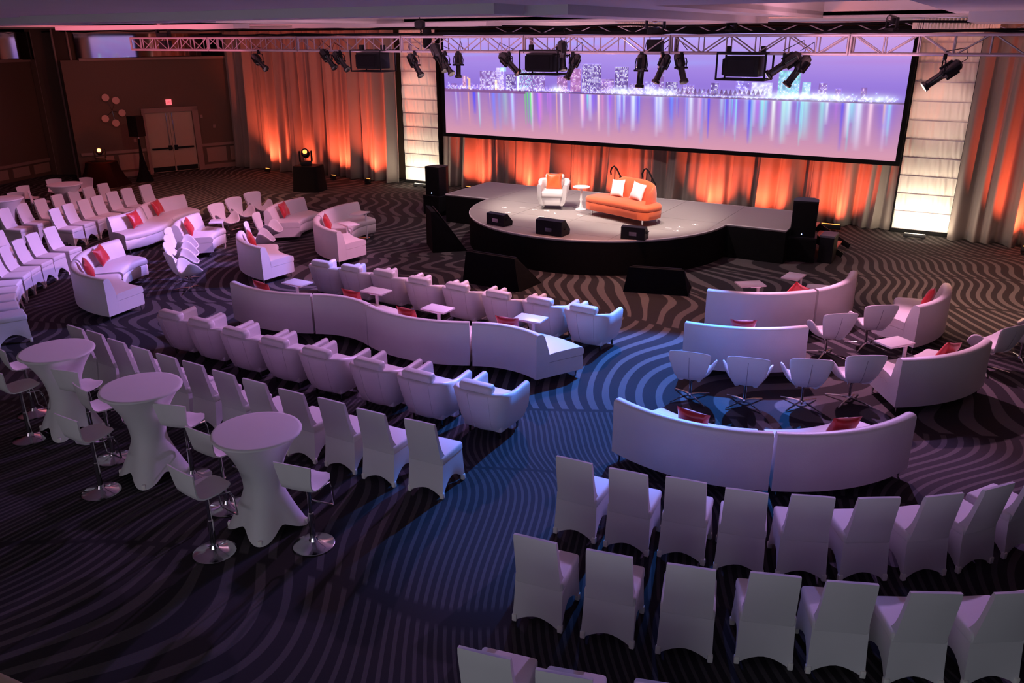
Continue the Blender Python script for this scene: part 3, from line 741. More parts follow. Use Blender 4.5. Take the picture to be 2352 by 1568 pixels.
# stairs on the right of the stage
t = empty('stage_stairs', (-3.68, 19.55, 0), 0)
for i in range(3):
    z = 0.56 - 0.19 * i
    st = part('step', MB().box((0.16 + 0.27 * i, 0, z), (0.26, 0.86, 0.03), None, 0.005), STAIRCARPET, t, False)
for s in (-0.47, 0.47):
    part('stringer', MB().grid([[(0.0, s, 0.70), (0.0, s, 0.45), (0.98, s, 0.02), (1.02, s, 0.12)], [(0.0, s + 0.05, 0.70), (0.0, s + 0.05, 0.45), (0.98, s + 0.05, 0.02), (1.02, s + 0.05, 0.12)]], closed=True, cap=True), BLACK, t, False)
tag(t, 'short stair unit with orange treads at right stage end', 'stairs')
t = empty('amp_case', (-2.95, 18.72, 0))
part('case_body', MB().box((0, 0, 0.28), (0.30, 0.5, 0.56), None, 0.01), BLACK, t, False)
part('case_lid', MB().box((0, 0, 0.585), (0.31, 0.51, 0.05), None, 0.01), mat('grey_case', (0.10, 0.10, 0.12, 1), 0.5), t, False)
tag(t, 'small grey topped equipment case right of the right loudspeaker', 'case')

# handrails behind the stage
def handrail(x, label):
    t = empty('handrail', (x, 20.75, 0))
    part('rail', MB().tube([(-0.05, 0, 1.14), (-0.07, 0, 1.24), (-0.03, 0, 1.34), (0.03, 0, 1.38), (0.10, 0, 1.33), (0.32, 0, 0.98), (0.33, 0, 0.86)], 0.022, 8), BLACK, t)
    part('post', MB().tube([(0.06, 0, 0.0), (0.06, 0, 1.36)], 0.016, 6), BLACK, t)
    part('post', MB().tube([(0.21, 0, 0.0), (0.21, 0, 1.15)], 0.016, 6), BLACK, t)
    tag(t, label, 'handrail', 'black handrails of the rear stage stairs')
handrail(-9.04, 'black handrail behind the orange sofa, nearer the side table')
handrail(-8.12, 'black handrail behind the orange sofa, nearer its right end')
# ------------------------------------------------------------------ furniture prototypes (all face local +Y)
def make_chair():
    t = empty('banquet_chair')
    # back: a stretched slab leaning backwards, curling into the seat at its foot
    rows = []
    for j in range(11):
        v = j / 10; z = 0.40 + 0.51 * v
        yb = -0.205 - 0.105 * v; hw = 0.195 - 0.012 * v
        yf = yb + 0.045 + 0.11 * (1 - v) ** 5
        if j == 10: yb += 0.01; yf -= 0.008
        loop = []
        for k in range(9):
            u = k / 8 * 2 - 1; loop.append((hw * u, yf - 0.016 * (1 - u * u), z + (0.012 * (1 - u * u) if j > 8 else 0)))
        for k in range(9):
            u = 1 - k / 8 * 2; loop.append((hw * u * 1.01, yb - 0.016 * (1 - u * u), z + (0.012 * (1 - u * u) if j > 8 else 0)))
        rows.append(loop)
    part('backrest', MB().grid(rows, closed=True, cap=True), SPANDEX, t, True, 50)
    mb = MB().box((0, 0.02, 0.425), (0.43, 0.46, 0.10), None, 0.028, 3)
    part('seat', mb, SPANDEX, t, True, 60)
    # skirt with four arched sides
    top = [(-0.205, 0.235), (0.205, 0.235), (0.21, -0.20), (-0.21, -0.20)]; bot = [(-0.225, 0.255), (0.225, 0.255), (0.222, -0.245), (-0.222, -0.245)]
    arch = [0.20, 0.17, 0.085, 0.17]; rows = []; n = 10
    for j in range(7):
        v = j / 6; row = []
        for sidx in range(4):
            a0, a1, b0, b1 = top[sidx], top[(sidx + 1) % 4], bot[sidx], bot[(sidx + 1) % 4]
            for k in range(n):
                u = k / n
                tx, ty = a0[0] + (a1[0] - a0[0]) * u, a0[1] + (a1[1] - a0[1]) * u
                bx, by = b0[0] + (b1[0] - b0[0]) * u, b0[1] + (b1[1] - b0[1]) * u
                e = 1 - abs(2 * u - 1); ar = arch[sidx] * (1 - (1 - e) ** 1.7)
                pin = 0.10 * (4 * u * (1 - u)) * v ** 1.2
                bx *= 1 - pin * (1 if sidx in (1, 3) else 0); by *= 1 - pin * (1 if sidx in (0, 2) else 0)
                w2 = v ** 1.3
                row.append((tx + (bx - tx) * w2, ty + (by - ty) * w2, 0.43 + (ar - 0.43) * v))
        rows.append(row)
    part('skirt', MB().grid(rows, closed=True), SPANDEX, t, True, 50)
    for x, y in bot:
        part('foot_pocket', MB().box((x * 0.925, y * 0.925, 0.035), (0.045, 0.045, 0.07), None, 0.01), POCKET, t)
    return finish(t)

def make_high_table():
    t = empty('cocktail_table')
    a0 = 35 * D2R; n = 64; rows = []
    for j in range(25):
        v = j / 24; row = []
        for k in range(n):
            th = 2 * PI * k / n; c2 = math.cos(4 * (th - a0)) * .5 + .5      # 1 at legs
            hem = 0.11 * (1 - c2 ** 0.8); z = hem + (1.065 - hem) * v
            if z > 0.46: r = 0.185 + 0.242 * ((z - 0.46) / 0.605) ** 2.1
            else:
                q = (0.46 - z) / 0.46; r = 0.185 + q ** 1.2 * (0.125 + 0.085 * c2 ** 1.1)
            r += 0.012 * c2 * (1 - v)
            row.append((r * math.cos(th), r * math.sin(th), z))
        rows.append(row)
    part('stretch_cover', MB().grid(rows, closed=True), SPANDEX, t, True, 60)
    part('tabletop', MB().lathe([(0.415, 1.045), (0.433, 1.052), (0.437, 1.064), (0.430, 1.076), (0.40, 1.079)], n=48), SPANDEX, t, True, 60)
    for k in range(4):
        th = a0 + k * PI / 2
        part('foot_pocket', MB().box((0.385 * math.cos(th), 0.385 * math.sin(th), 0.03), (0.035, 0.045, 0.06), th, 0.01), POCKET, t)
    return finish(t)

def make_stool():
    t = empty('bar_stool')
    # one bent shell: seat sweeping up into the back
    prof = [(0.215, 0.705, 0.07), (0.19, 0.712, 0.13), (0.12, 0.714, 0.175), (0.03, 0.708, 0.19), (-0.07, 0.702, 0.185), (-0.13, 0.706, 0.175), (-0.165, 0.728, 0.168), (-0.185, 0.775, 0.168), (-0.20, 0.85, 0.178), (-0.212, 0.93, 0.192), (-0.222, 1.00, 0.200)]
    rows = []
    for y, z, hw in prof:
        row = []
        for k in range(9):
            u = k / 8 * 2 - 1
            back = max(0, (z - 0.72) / 0.28)
            row.append((hw * u, y + 0.025 * (u * u) * back - 0.012 * back, z + 0.010 * u * u * (1 - back) + (0.018 * (1 - u * u) if z > 0.98 else 0)))
        rows.append(row)
    low = [[(p[0], p[1] - (0.014 if i > 5 else 0), p[2] - (0.014 if i <= 6 else 0)) for p in r] for i, r in enumerate(rows)]
    mb = MB(); mb.grid(rows); mb.grid([r for r in low])
    loop = lambda R: R[0] + [r[-1] for r in R[1:-1]] + R[-1][::-1] + [r[0] for r in R[-2:0:-1]]
    A = loop(rows); B = loop(low); mb.grid([A + [A[0]], B + [B[0]]])
    bmesh.ops.remove_doubles(mb.bm, verts=mb.bm.verts, dist=1e-4)
    part('seat_shell', mb, SWANM, t, True, 50)
    part('seat_plate', MB().box((0, -0.01, 0.675), (0.16, 0.16, 0.03), None, 0.006), BLACK, t)
    part('column', MB().lathe([(0.028, 0.04), (0.028, 0.36), (0.020, 0.37), (0.020, 0.675)], n=12), CHROME, t, True, 30)
    part('base', MB().lathe([(0.19, 0.0), (0.205, 0.008), (0.19, 0.016), (0.10, 0.030), (0.045, 0.055), (0.03, 0.09)], n=36), CHROME, t, True, 40)
    part('footrest', MB().tube([(-0.13, 0.02, 0.66), (-0.14, 0.16, 0.64), (-0.13, 0.20, 0.56), (-0.13, 0.22, 0.36), (-0.10, 0.235, 0.34), (0.10, 0.235, 0.34), (0.13, 0.22, 0.36), (0.13, 0.20, 0.56), (0.14, 0.16, 0.64), (0.13, 0.02, 0.66)], 0.010, 6), CHROME, t)
    return finish(t)

def make_armchair(name='armchair', bh=0.70):
    t = empty(name)
    # U shaped wall: plan path from the front of one arm round the back to the other
    path = []
    for k in range(5): path.append((-0.335, 0.36 - 0.11 * k))
    for k in range(1, 8):
        a = PI + (PI / 2) * k / 8; path.append((-0.185 + 0.15 * math.cos(a), -0.09 + 0.20 * math.sin(a) - 0.0))
    for k in range(7): path.append((-0.185 + 0.37 * k / 6, -0.29 - 0.035 * math.sin(PI * k / 6)))
    path += [(-x, y) for x, y in path[:12][::-1]]
    n = len(path)
    def normal(i):
        a = Vector(path[max(0, i - 1)]); b = Vector(path[min(n - 1, i + 1)]); d = (b - a).normalized(); return Vector((d.y, -d.x))
    rows = []
    for i, (x, y) in enumerate(path):
        nm = normal(i) * (-1 if False else 1)
        # make sure the normal points outward
        if nm.dot(Vector((x, y + 0.02))) < 0: nm = -nm
        back = max(0.0, min(1.0, (0.05 - y) / 0.28)); front = max(0.0, (y - 0.1) / 0.26)
        top = 0.585 + (bh - 0.615) * back ** 0.8 + 0.025 * front
        prof = []
        for z, o in ((0.10, -0.075 - 0.06 * back), (0.15, -0.030 - 0.03 * back), (0.28, 0.002 - 0.005 * back), (0.45, 0.02 + 0.02 * back), (top - 0.03, 0.025 + 0.055 * back), (top, 0.005 + 0.055 * back), (top + 0.006, -0.025 + 0.05 * back), (top - 0.004, -0.055 + 0.04 * back), (top - 0.04, -0.07 + 0.02 * back), (0.42, -0.075 - 0.03 * back), (0.30, -0.085 - 0.03 * back), (0.10, -0.13 - 0.12 * back)):
            prof.append((x + nm.x * o, y + nm.y * o + 0.03 * front * (1 if z > 0.2 else -1.2), z))
        rows.append(prof)
    part('shell', MB().grid(rows, closed=True, cap=True), LEATHER, t, True, 50)
    for i in (14, 18 if n > 28 else 17):
        q = rows[i]; nx = normal(i)
        if nx.dot(Vector((path[i][0], path[i][1] + 0.02))) < 0: nx = -nx
        part('back_seam', MB().tube([(q[k][0] + nx.x * 0.002, q[k][1] + nx.y * 0.002, q[k][2]) for k in range(1, 6)], 0.0045, 5), LEATHER, t)
    part('seat_cushion', MB().box((0, 0.07, 0.375), (0.54, 0.60, 0.14), None, 0.04, 3), LEATHER, t, True, 60)
    part('seat_base', MB().box((0, 0.07, 0.21), (0.56, 0.52, 0.22), None, 0.03, 2), LEATHER, t, True, 60)
    part('head_cushion', MB().box((0, -0.285, bh + 0.015), (0.46, 0.15, 0.12), Matrix.Rotation(0.12, 3, 'X'), 0.045, 3), LEATHER, t, True, 60)
    for x, y in ((-0.24, 0.27), (0.24, 0.27), (-0.22, -0.13), (0.22, -0.13)):
        part('leg', MB().lathe([(0.014, 0), (0.02, 0.11)], c=(x, y, 0), n=10), DARKCHROME, t)
    return finish(t)

def make_swan():
    t = empty('swan_chair')
    half = [(0.0, 0.27, 0.395), (0.10, 0.265, 0.395), (0.19, 0.235, 0.41), (0.27, 0.17, 0.47), (0.325, 0.08, 0.57), (0.335, -0.01, 0.615), (0.305, -0.09, 0.59), (0.23, -0.145, 0.47), (0.185, -0.195, 0.425), (0.20, -0.245, 0.50), (0.25, -0.285, 0.64), (0.28, -0.32, 0.75), (0.26, -0.35, 0.80), (0.15, -0.375, 0.822), (0.0, -0.385, 0.828)]
    P = [Vector(p) for p in half] + [Vector((-p[0], p[1], p[2])) for p in half[-2:0:-1]]
    n = len(P); rim = []
    for i in range(n):
        p0, p1, p2, p3 = P[i - 1], P[i], P[(i + 1) % n], P[(i + 2) % n]
        for s in (0, 0.34, 0.67):
            rim.append(0.5 * ((2 * p1) + (p2 - p0) * s + (2 * p0 - 5 * p1 + 4 * p2 - p3) * s * s + (3 * p1 - p0 - 3 * p2 + p3) * s ** 3))
    rows = []
    for j in range(1, 10):
        q = j / 9; row = []
        for p in rim:
            c = Vector((0, -0.03, 0.325))
            # the back rises more steeply than the seat
            hq = float(np.interp(q, (0, .2, .4, .6, .8, 1), (0, .36, .64, .80, .91, 1)))
            k = float(np.interp(q, (0, .2, .4, .6, .8, 1), (0, .02, .15, .42, .72, 1)))
            row.append((c.x + (p.x - c.x) * hq, c.y + (p.y - c.y) * hq, c.z + (p.z - c.z) * k))
        rows.append(row)
    mb = MB().grid(rows, closed=True)
    mb.bm.faces.new([v for v in mb.bm.verts[:len(rim)]][::-1]) if False else None
    mb.bm.verts.ensure_lookup_table()
    mb.bm.faces.new([mb.bm.verts[i] for i in range(len(rim))])
    o = part('shell', mb, SWANM, t, True, 80)
    md = o.modifiers.new('thickness', 'SOLIDIFY'); md.thickness = 0.03; md.offset = -1
    sb = o.modifiers.new('round', 'SUBSURF'); sb.levels = 1; sb.render_levels = 1
    part('back_seam', MB().tube([(rows[j][42][0], rows[j][42][1] - 0.006, rows[j][42][2] - 0.004) for j in range(2, 8)], 0.0035, 5), mat('seam_thread', (0.35, 0.33, 0.36, 1), 0.8), t)
    part('column', MB().lathe([(0.02, 0.06), (0.02, 0.27), (0.07, 0.30), (0.08, 0.315)], n=12), CHROME, t, True, 30)
    hub = part('base_hub', MB().lathe([(0.03, 0.03), (0.035, 0.06), (0.02, 0.09)], n=12), CHROME, t)
    for k in range(4):
        a = PI / 4 + k * PI / 2; ca, sa = math.cos(a), math.sin(a)
        part('base_arm', MB().tube([(0, 0, 0.065), (0.15 * ca, 0.15 * sa, 0.05), (0.33 * ca, 0.33 * sa, 0.014)], [0.018, 0.014, 0.009], 6), CHROME, t)
    return finish(t)

def make_side_table(name='laptop_table'):
    t = empty(name)
    part('tabletop', MB().box((0, 0, 0.65), (0.46, 0.31, 0.028), None, 0.006, 2), TABTOP, t)
    part('post', MB().box((0.10, -0.11, 0.33), (0.05, 0.03, 0.62), None, 0.004), TABTOP, t)
    part('base', MB().box((0.02, 0.0, 0.012), (0.36, 0.28, 0.018), None, 0.006), CHROME, t)
    part('bracket', MB().box((0.05, -0.05, 0.628), (0.18, 0.16, 0.016)), CHROME, t, False)
    return finish(t)

def make_pillow(m, name='throw_pillow', s=0.38):
    mb = MB(); n = 12
    for sg in (1, -1):
        rows = []
        for j in range(n + 1):
            v = j / n * 2 - 1; row = []
            for i in range(n + 1):
                u = i / n * 2 - 1
                px = s / 2 * u * (1 - 0.10 * (1 - v * v) ** 1.0); pz = s / 2 * v * (1 - 0.10 * (1 - u * u))
                th = 0.062 * ((1 - u ** 4) * (1 - v ** 4)) ** 0.6 * (1 + 0.10 * math.sin(5 * u + 3 * v))
                row.append((px, sg * th, pz))
            rows.append(row)
        mb.grid(rows)
    bmesh.ops.remove_doubles(mb.bm, verts=mb.bm.verts, dist=1e-4)
    o = part(name, mb, m, None, True, 80)
    o['_used'] = False; KIDS[o.name] = ([], {})
    return o

# ------------------------------------------------------------------ curved sofas, one mesh set per module
SOFA = {}
def make_sofa(key, p1, p3, side, inner, label):
    """p1, p3: ends of the outer top edge of the back; the seat lies to `side` of the line p1->p3 (+1 left, -1 right);
    inner=True when the seat is on the hollow side of the curve"""
    p1 = Vector(p1); p3 = Vector(p3); d = p3 - p1; ch = d.length; R = 2.12 if inner else 1.15
    R = max(R, ch / 2 + 0.05); nrm = Vector((-d.y, d.x)).normalized() * side
    h = math.sqrt(R * R - ch * ch / 4)
    c = (p1 + p3) / 2 + nrm * h * (1 if inner else -1)
    a1 = math.atan2(p1.y - c.y, p1.x - c.x); a3 = math.atan2(p3.y - c.y, p3.x - c.x)
    da = (a3 - a1 + PI) % (2 * PI) - PI
    mid = a1 + da / 2; mp_ = c + Vector((math.cos(mid), math.sin(mid))) * R
    t = empty('curved_sofa', (mp_.x, mp_.y, 0), 0)
    sgn = -1 if inner else 1
    def pos(u, dist):
        a = a1 + da * u; r = R + sgn * dist
        return Vector((c.x + math.cos(a) * r - mp_.x, c.y + math.sin(a) * r - mp_.y))
    gap = 0.006 / ch; N_ = 18
    def sweep(profile, u0=gap, u1=1 - gap, bev=0.0):
        rows = []
        us = [u0 + (u1 - u0) * k / N_ for k in range(N_ + 1)]
        for u in us:
            rows.append([(*pos(u, dd), z) for dd, z in profile])
        mb = MB().grid(rows, closed=True, cap=True)
        if bev:
            mb.bm.edges.ensure_lookup_table()
            es = [e for e in mb.bm.edges if len(e.link_faces) == 2 and e.calc_face_angle(0) > 1.2]
            bmesh.ops.bevel(mb.bm, geom=es, offset=bev, segments=2, profile=0.5, affect='EDGES')
        return mb
    part('backrest', sweep([(0.0, 0.115), (0.0, 0.75), (0.012, 0.772), (0.04, 0.785), (0.085, 0.786), (0.12, 0.77), (0.145, 0.73), (0.20, 0.56), (0.225, 0.46), (0.225, 0.115)]), LEATHER, t, True, 45)
    part('base', sweep([(0.226, 0.115), (0.226, 0.335), (0.80, 0.335), (0.815, 0.32), (0.815, 0.13), (0.80, 0.115)]), LEATHER, t, True, 45)
    part('seat_cushion', sweep([(0.222, 0.34), (0.21, 0.455), (0.30, 0.470), (0.60, 0.474), (0.77, 0.468), (0.81, 0.452), (0.828, 0.42), (0.828, 0.365), (0.815, 0.34)], bev=0.0), LEATHER, t, True, 50)
    for u, dd in ((0.04, 0.06), (0.96, 0.06), (0.05, 0.76), (0.95, 0.76)):
        q = pos(u, dd); part('leg', MB().lathe([(0.012, 0), (0.016, 0.118)], c=(q.x, q.y, 0), n=10), CHROME, t)
    tag(t, label, 'sofa', 'white curved lounge sofas')
    def at(u, dist):
        q = pos(u, dist); e = pos(min(1, u + 0.02), dist) - pos(max(0, u - 0.02), dist)
        f = (pos(u, dist + 0.1) - pos(u, dist)).normalized()
        return Vector((q.x + mp_.x, q.y + mp_.y)), math.degrees(math.atan2(f.y, f.x))
    SOFA[key] = at
    return t

S_ = [('serp_a', (-11.02, 9.15), (-9.27, 9.27), 1, True, 'left end module of long serpentine sofa between the armchair rows'),
      ('serp_b', (-9.24, 9.27), (-8.14, 9.28), 1, False, 'second module from left of the long serpentine sofa, bowed inward'),
      ('serp_c', (-8.11, 9.27), (-6.26, 9.38), 1, True, 'third module from left of the long serpentine sofa, bowed outward'),
      ('serp_d', (-6.23, 9.38), (-5.14, 9.38), 1, False, 'right end module of serpentine sofa with open seat end'),
      ('R1a', (-3.79, 12.71), (-2.21, 13.57), 1, True, 'rearmost right curved sofa module seen from behind, below two side tables'),
      ('R1b', (-2.19, 13.60), (-1.83, 15.15), 1, True, 'curved sofa module sweeping up toward stage beside the rearmost right one'),
      ('R2', (-3.56, 10.96), (-1.94, 11.67), 1, True, 'single curved sofa back just behind the row of four swan chairs'),
      ('R3', (-0.67, 13.43), (-0.36, 15.10), 1, True, 'short curved love seat at right with dark red pillow'),
      ('R4', (-0.64, 10.93), (0.34, 12.33), 1, True, 'curved sofa at far right behind the small side table'),
      ('R5a', (-3.36, 7.98), (-1.53, 7.99), 1, True, 'left module of the large front curved sofa facing away'),
      ('R5b', (-1.51, 8.00), (-0.30, 9.28), 1, True, 'right module of the large front curved sofa facing away'),
      ('L1a', (-15.59, 10.20), (-14.76, 8.68), 1, True, 'rear module of C shaped sofa beside the spandex chair rows'),
      ('L1b', (-14.73, 8.64), (-12.98, 8.12), 1, True, 'front module of C shaped sofa with back toward camera'),
      ('L2a', (-17.78, 11.46), (-18.23, 12.58), -1, False, 'near module of S shaped white sofa with bulging seat front'),
      ('L2b', (-18.26, 12.64), (-18.69, 14.35), -1, True, 'far module of S shaped white sofa at the left back'),
      ('L3', (-15.61, 11.58), (-16.36, 12.86), -1, True, 'curved white sofa above the cluster of four swan chairs'),
      ('L4', (-15.07, 13.78), (-15.60, 15.62), -1, True, 'curved white sofa right of the three rear swan chairs'),
      ('L5', (-13.95, 11.98), (-12.34, 11.10), 1, True, 'curved white sofa above left end of the serpentine sofa'),
      ('L6a', (-13.93, 15.83), (-13.62, 14.02), 1, True, 'far module of the C shaped sofa nearest the stage'),
      ('L6b', (-13.60, 13.98), (-12.00, 12.95), 1, True, 'near module of the C shaped sofa nearest the stage')]
for a in S_: make_sofa(*a)

RP = make_pillow(RED)
def pillow(proto, key, u, label, tilt=-0.35, roll=0.0, dist=0.31, z=0.475, group='red satin pillows on the lounge sofas'):
    q, fdeg = SOFA[key](u, dist)
    if not proto['_used']: proto['_used'] = True; o = proto
    else: o = proto.copy(); C.objects.link(o)
    o.rotation_euler = (Matrix.Rotation(frot(fdeg), 3, 'Z') @ Matrix.Rotation(-tilt * -1, 3, 'X') @ Matrix.Rotation(roll, 3, 'Y')).to_euler()
    o.location = (q.x, q.y, z + 0.19 * math.cos(tilt) + 0.01)
    tag(o, label, 'pillow', group)
PIL = [('serp_a', 0.33, 'red pillow peeking over left end module of serpentine sofa', 0.1), ('serp_b', 0.45, 'red pillow peeking over second module of serpentine sofa', 0.05),
       ('serp_c', 0.37, 'red pillow peeking over third module of serpentine sofa', 0.0), ('serp_d', 0.38, 'red pillow peeking over right end module of serpentine sofa', 0.0),
       ('R1a', 0.90, 'red pillow just visible over the rearmost right sofa', 0.5), ('R2', 0.48, 'dark red pillow edge above single sofa behind the swan row', 0.0),
       ('R3', 0.60, 'dark red pillow on the short love seat at right', 0.3), ('R4', 0.60, 'patterned red pillow on curved sofa at far right', 0.25),
       ('R5a', 0.50, 'dark red pillow on left module of large front sofa', 0.1), ('R5b', 0.50, 'red and gold pillow on right module of large front sofa', 0.1),
       ('L1a', 0.52, 'bright red pillow upright on rear module of C shaped sofa', 0.2), ('L1b', 0.14, 'small visible red pillow at bend of the C shaped sofa', 0.2),
       ('L2a', 0.38, 'red pillow on the near module of S shaped sofa', 0.1), ('L2b', 0.30, 'red pillow on the far module of S shaped sofa', 0.1),
       ('L3', 0.30, 'red pillow on sofa above the four swan chairs', 0.25), ('L4', 0.42, 'red pillow on sofa right of three rear swan chairs', 0.05),
       ('L5', 0.22, 'red pillow half hidden on sofa above serpentine sofa', 0.2), ('L6b', 0.10, 'red pillow on the C shaped sofa nearest the stage', 0.1)]
for k, u, lb, ro in PIL: pillow(RP, k, u, lb, 0.35, ro)

# ------------------------------------------------------------------ armchair rows
AC = make_armchair()
ROWS = {'A': [(-3.03, 6.54, 94), (-2.51, 6.59, 97), (-2.01, 6.71, 100), (-1.5, 6.79, 104), (-1.01, 6.98, 112), (-0.55, 7.22, 122), (-0.1, 7.53, 131), (0.27, 7.9, 142), (0.6, 8.36, 148)], 'B': [(-2.74, 5.21, 98), (-2.16, 5.32, 102), (-1.57, 5.47, 106), (-1.01, 5.69, 110), (-0.51, 5.87, 113), (0.01, 6.04, 118), (0.5, 6.33, 124), (0.97, 6.72, 132)], 'D': [(-10.76, 6.48, 88), (-10.32, 6.48, 88), (-9.76, 6.42, 88), (-9.24, 6.4, 89), (-8.72, 6.39, 90), (-8.22, 6.39, 90), (-7.65, 6.37, 90), (-7.13, 6.37, 91), (-6.54, 6.37, 92), (-5.97, 6.41, 92), (-5.41, 6.41, 93), (-4.81, 6.47, 95)], 'E': [(-16.99, 9.9, 22), (-16.75, 9.38, 25), (-16.46, 8.93, 30), (-16.14, 8.49, 36), (-15.88, 8.15, 42), (-15.46, 7.75, 48), (-15.04, 7.47, 54), (-14.6, 7.18, 59), (-14.1, 6.94, 64), (-13.57, 6.74, 68)], 'F': [(-18.87, 11.17, 24), (-19.13, 11.67, 20), (-19.32, 12.18, 17), (-19.47, 12.64, 14), (-19.68, 13.21, 11), (-19.81, 13.72, 8), (-19.83, 14.3, 4)], 'G': [(-19.93, 10.57, 22), (-20.16, 11.13, 20), (-20.36, 11.7, 18), (-20.56, 12.27, 17), (-20.74, 12.83, 16), (-20.91, 13.36, 14), (-21.07, 13.9, 12)], 'K': [(-10.64, 11.3, 90), (-9.93, 11.33, 89), (-9.19, 11.36, 88), (-8.35, 11.29, 88), (-7.56, 11.31, 87), (-6.73, 11.27, 88), (-5.97, 11.31, 88), (-5.18, 11.28, 88)], 'J': [(-10.56, 7.88, 90), (-9.85, 7.86, 90), (-9.07, 7.82, 90), (-8.29, 7.82, 90), (-7.5, 7.81, 90), (-6.62, 7.84, 90), (-5.83, 7.84, 90), (-5.0, 7.91, 90)], 'C': [(-2.42, 3.9, 102), (-1.9, 3.99, 106), (-1.31, 4.2, 108)], 'H': [(-17.59, 9.19, 34), (-17.26, 8.74, 39)]}
for i, (x, y, f) in enumerate(ROWS['K']):
    place(AC, (x, y), frot(f), 'white tub armchair, %s from left in the row nearer the stage' % ORD[i], 'armchair', 'two rows of white tub armchairs')
for i, (x, y, f) in enumerate(ROWS['J']):
    place(AC, (x, y), frot(f), 'white tub armchair, %s from left in row behind the serpentine sofa' % ORD[i], 'armchair', 'two rows of white tub armchairs')

# ------------------------------------------------------------------ banquet chairs
BC = make_chair()
def chairs(key, txt, group):
    L_ = ROWS[key]
    for i, (x, y, f) in enumerate(L_):
        place(BC, (x, y), frot(f), 'white spandex banquet chair, ' + txt % ORD[i], 'chair', group)
chairs('A', '%s from left in row just behind large front sofa', 'chair row behind the large front sofa')
chairs('B', '%s from left in second lowest row at right', 'second chair row at the bottom right')
chairs('C', '%s from left in the lowest row cut by frame', 'lowest chair row at the bottom')
chairs('D', '%s from left in row beside the cocktail tables', 'chair row beside the cocktail tables')
chairs('E', '%s from far end of curved row beside C shaped sofa', 'front curved chair row at left')
chairs('F', '%s from near end of middle row behind S shaped sofa', 'middle chair row at left')
chairs('G', '%s from near end of row below far cocktail tables', 'rear chair row at left')
chairs('H', '%s chair peeking out behind the curved front row at left edge', 'chairs behind the curved left row')

# ------------------------------------------------------------------ swan chairs
SW = make_swan()
SWL = [(-3.13, 10.12, 100, 'leftmost of four swan chairs in front of single curved sofa'), (-2.43, 10.30, 104, 'second from left of four swan chairs before the single sofa'),
       (-1.75, 10.64, 111, 'third from left of four swan chairs before single sofa'), (-1.22, 11.10, 122, 'rightmost of four swan chairs, shiny star base, by far right sofa'),
       (-1.84, 12.70, 127, 'swan chair right of the single curved sofa back'), (-1.36, 13.44, 125, 'swan chair touching the short love seat'),
       (0.33, 13.28, 143, 'swan chair behind far right sofa, backed toward the camera'), (0.78, 13.95, 150, 'swan chair cut by right frame edge, middle of three'),
       (0.95, 14.70, 165, 'swan chair cut by right frame edge, farthest of three'),
       (-16.35, 13.75, 5, 'nearest of three rear swan chairs, behind small table'), (-16.62, 14.52, 0, 'middle of three rear swan chairs facing right'),
       (-16.80, 15.30, -5, 'farthest of three rear swan chairs facing right'), (-14.62, 13.55, 30, 'swan chair between the rear sofa and the pillow sofa, farther'),
       (-14.05, 12.75, 42, 'swan chair right behind the sofa above serpentine sofa'),
       (-15.05, 11.45, 38, 'farthest chair in tight cluster of four swan chairs'), (-14.52, 11.02, 42, 'second farthest in tight cluster of four swan chairs'),
       (-13.98, 10.58, 46, 'third in tight cluster of four swan chairs'), (-13.38, 10.15, 70, 'nearest and fully visible in cluster of four swan chairs')]
for x, y, f, lb in SWL: place(SW, (x, y), frot(f), 'white ' + lb, 'chair', 'white swan lounge chairs')

# ------------------------------------------------------------------ small laptop tables
LT = make_side_table()
for x, y, r, lb in [(-10.29, 10.00, 0, 'left of the first rear armchair'), (-8.76, 10.30, 0, 'second from left behind the serpentine sofa'), (-7.29, 10.03, -1, 'third from left behind the serpentine sofa'),
                    (-5.78, 10.35, 3, 'rightmost behind the serpentine sofa'), (-3.37, 13.85, 37, 'left of two beyond rearmost right sofa, bluish'), (-2.83, 14.71, 84, 'right of two beyond the rearmost right sofa'),
                    (-0.84, 11.98, 54, 'between swan chair and the far right sofa'), (-15.63, 12.84, 132, 'near pillow sofa in front of rear swan chair'),
                    (-12.73, 14.15, -18, 'over seat of the C sofa nearest the stage'), (-13.30, 15.21, 99, 'tall one at C sofa nearest the stage, dark post')]:
    place(LT, (x, y), r * D2R, 'small white square side table, ' + lb, 'table', 'small white side tables')

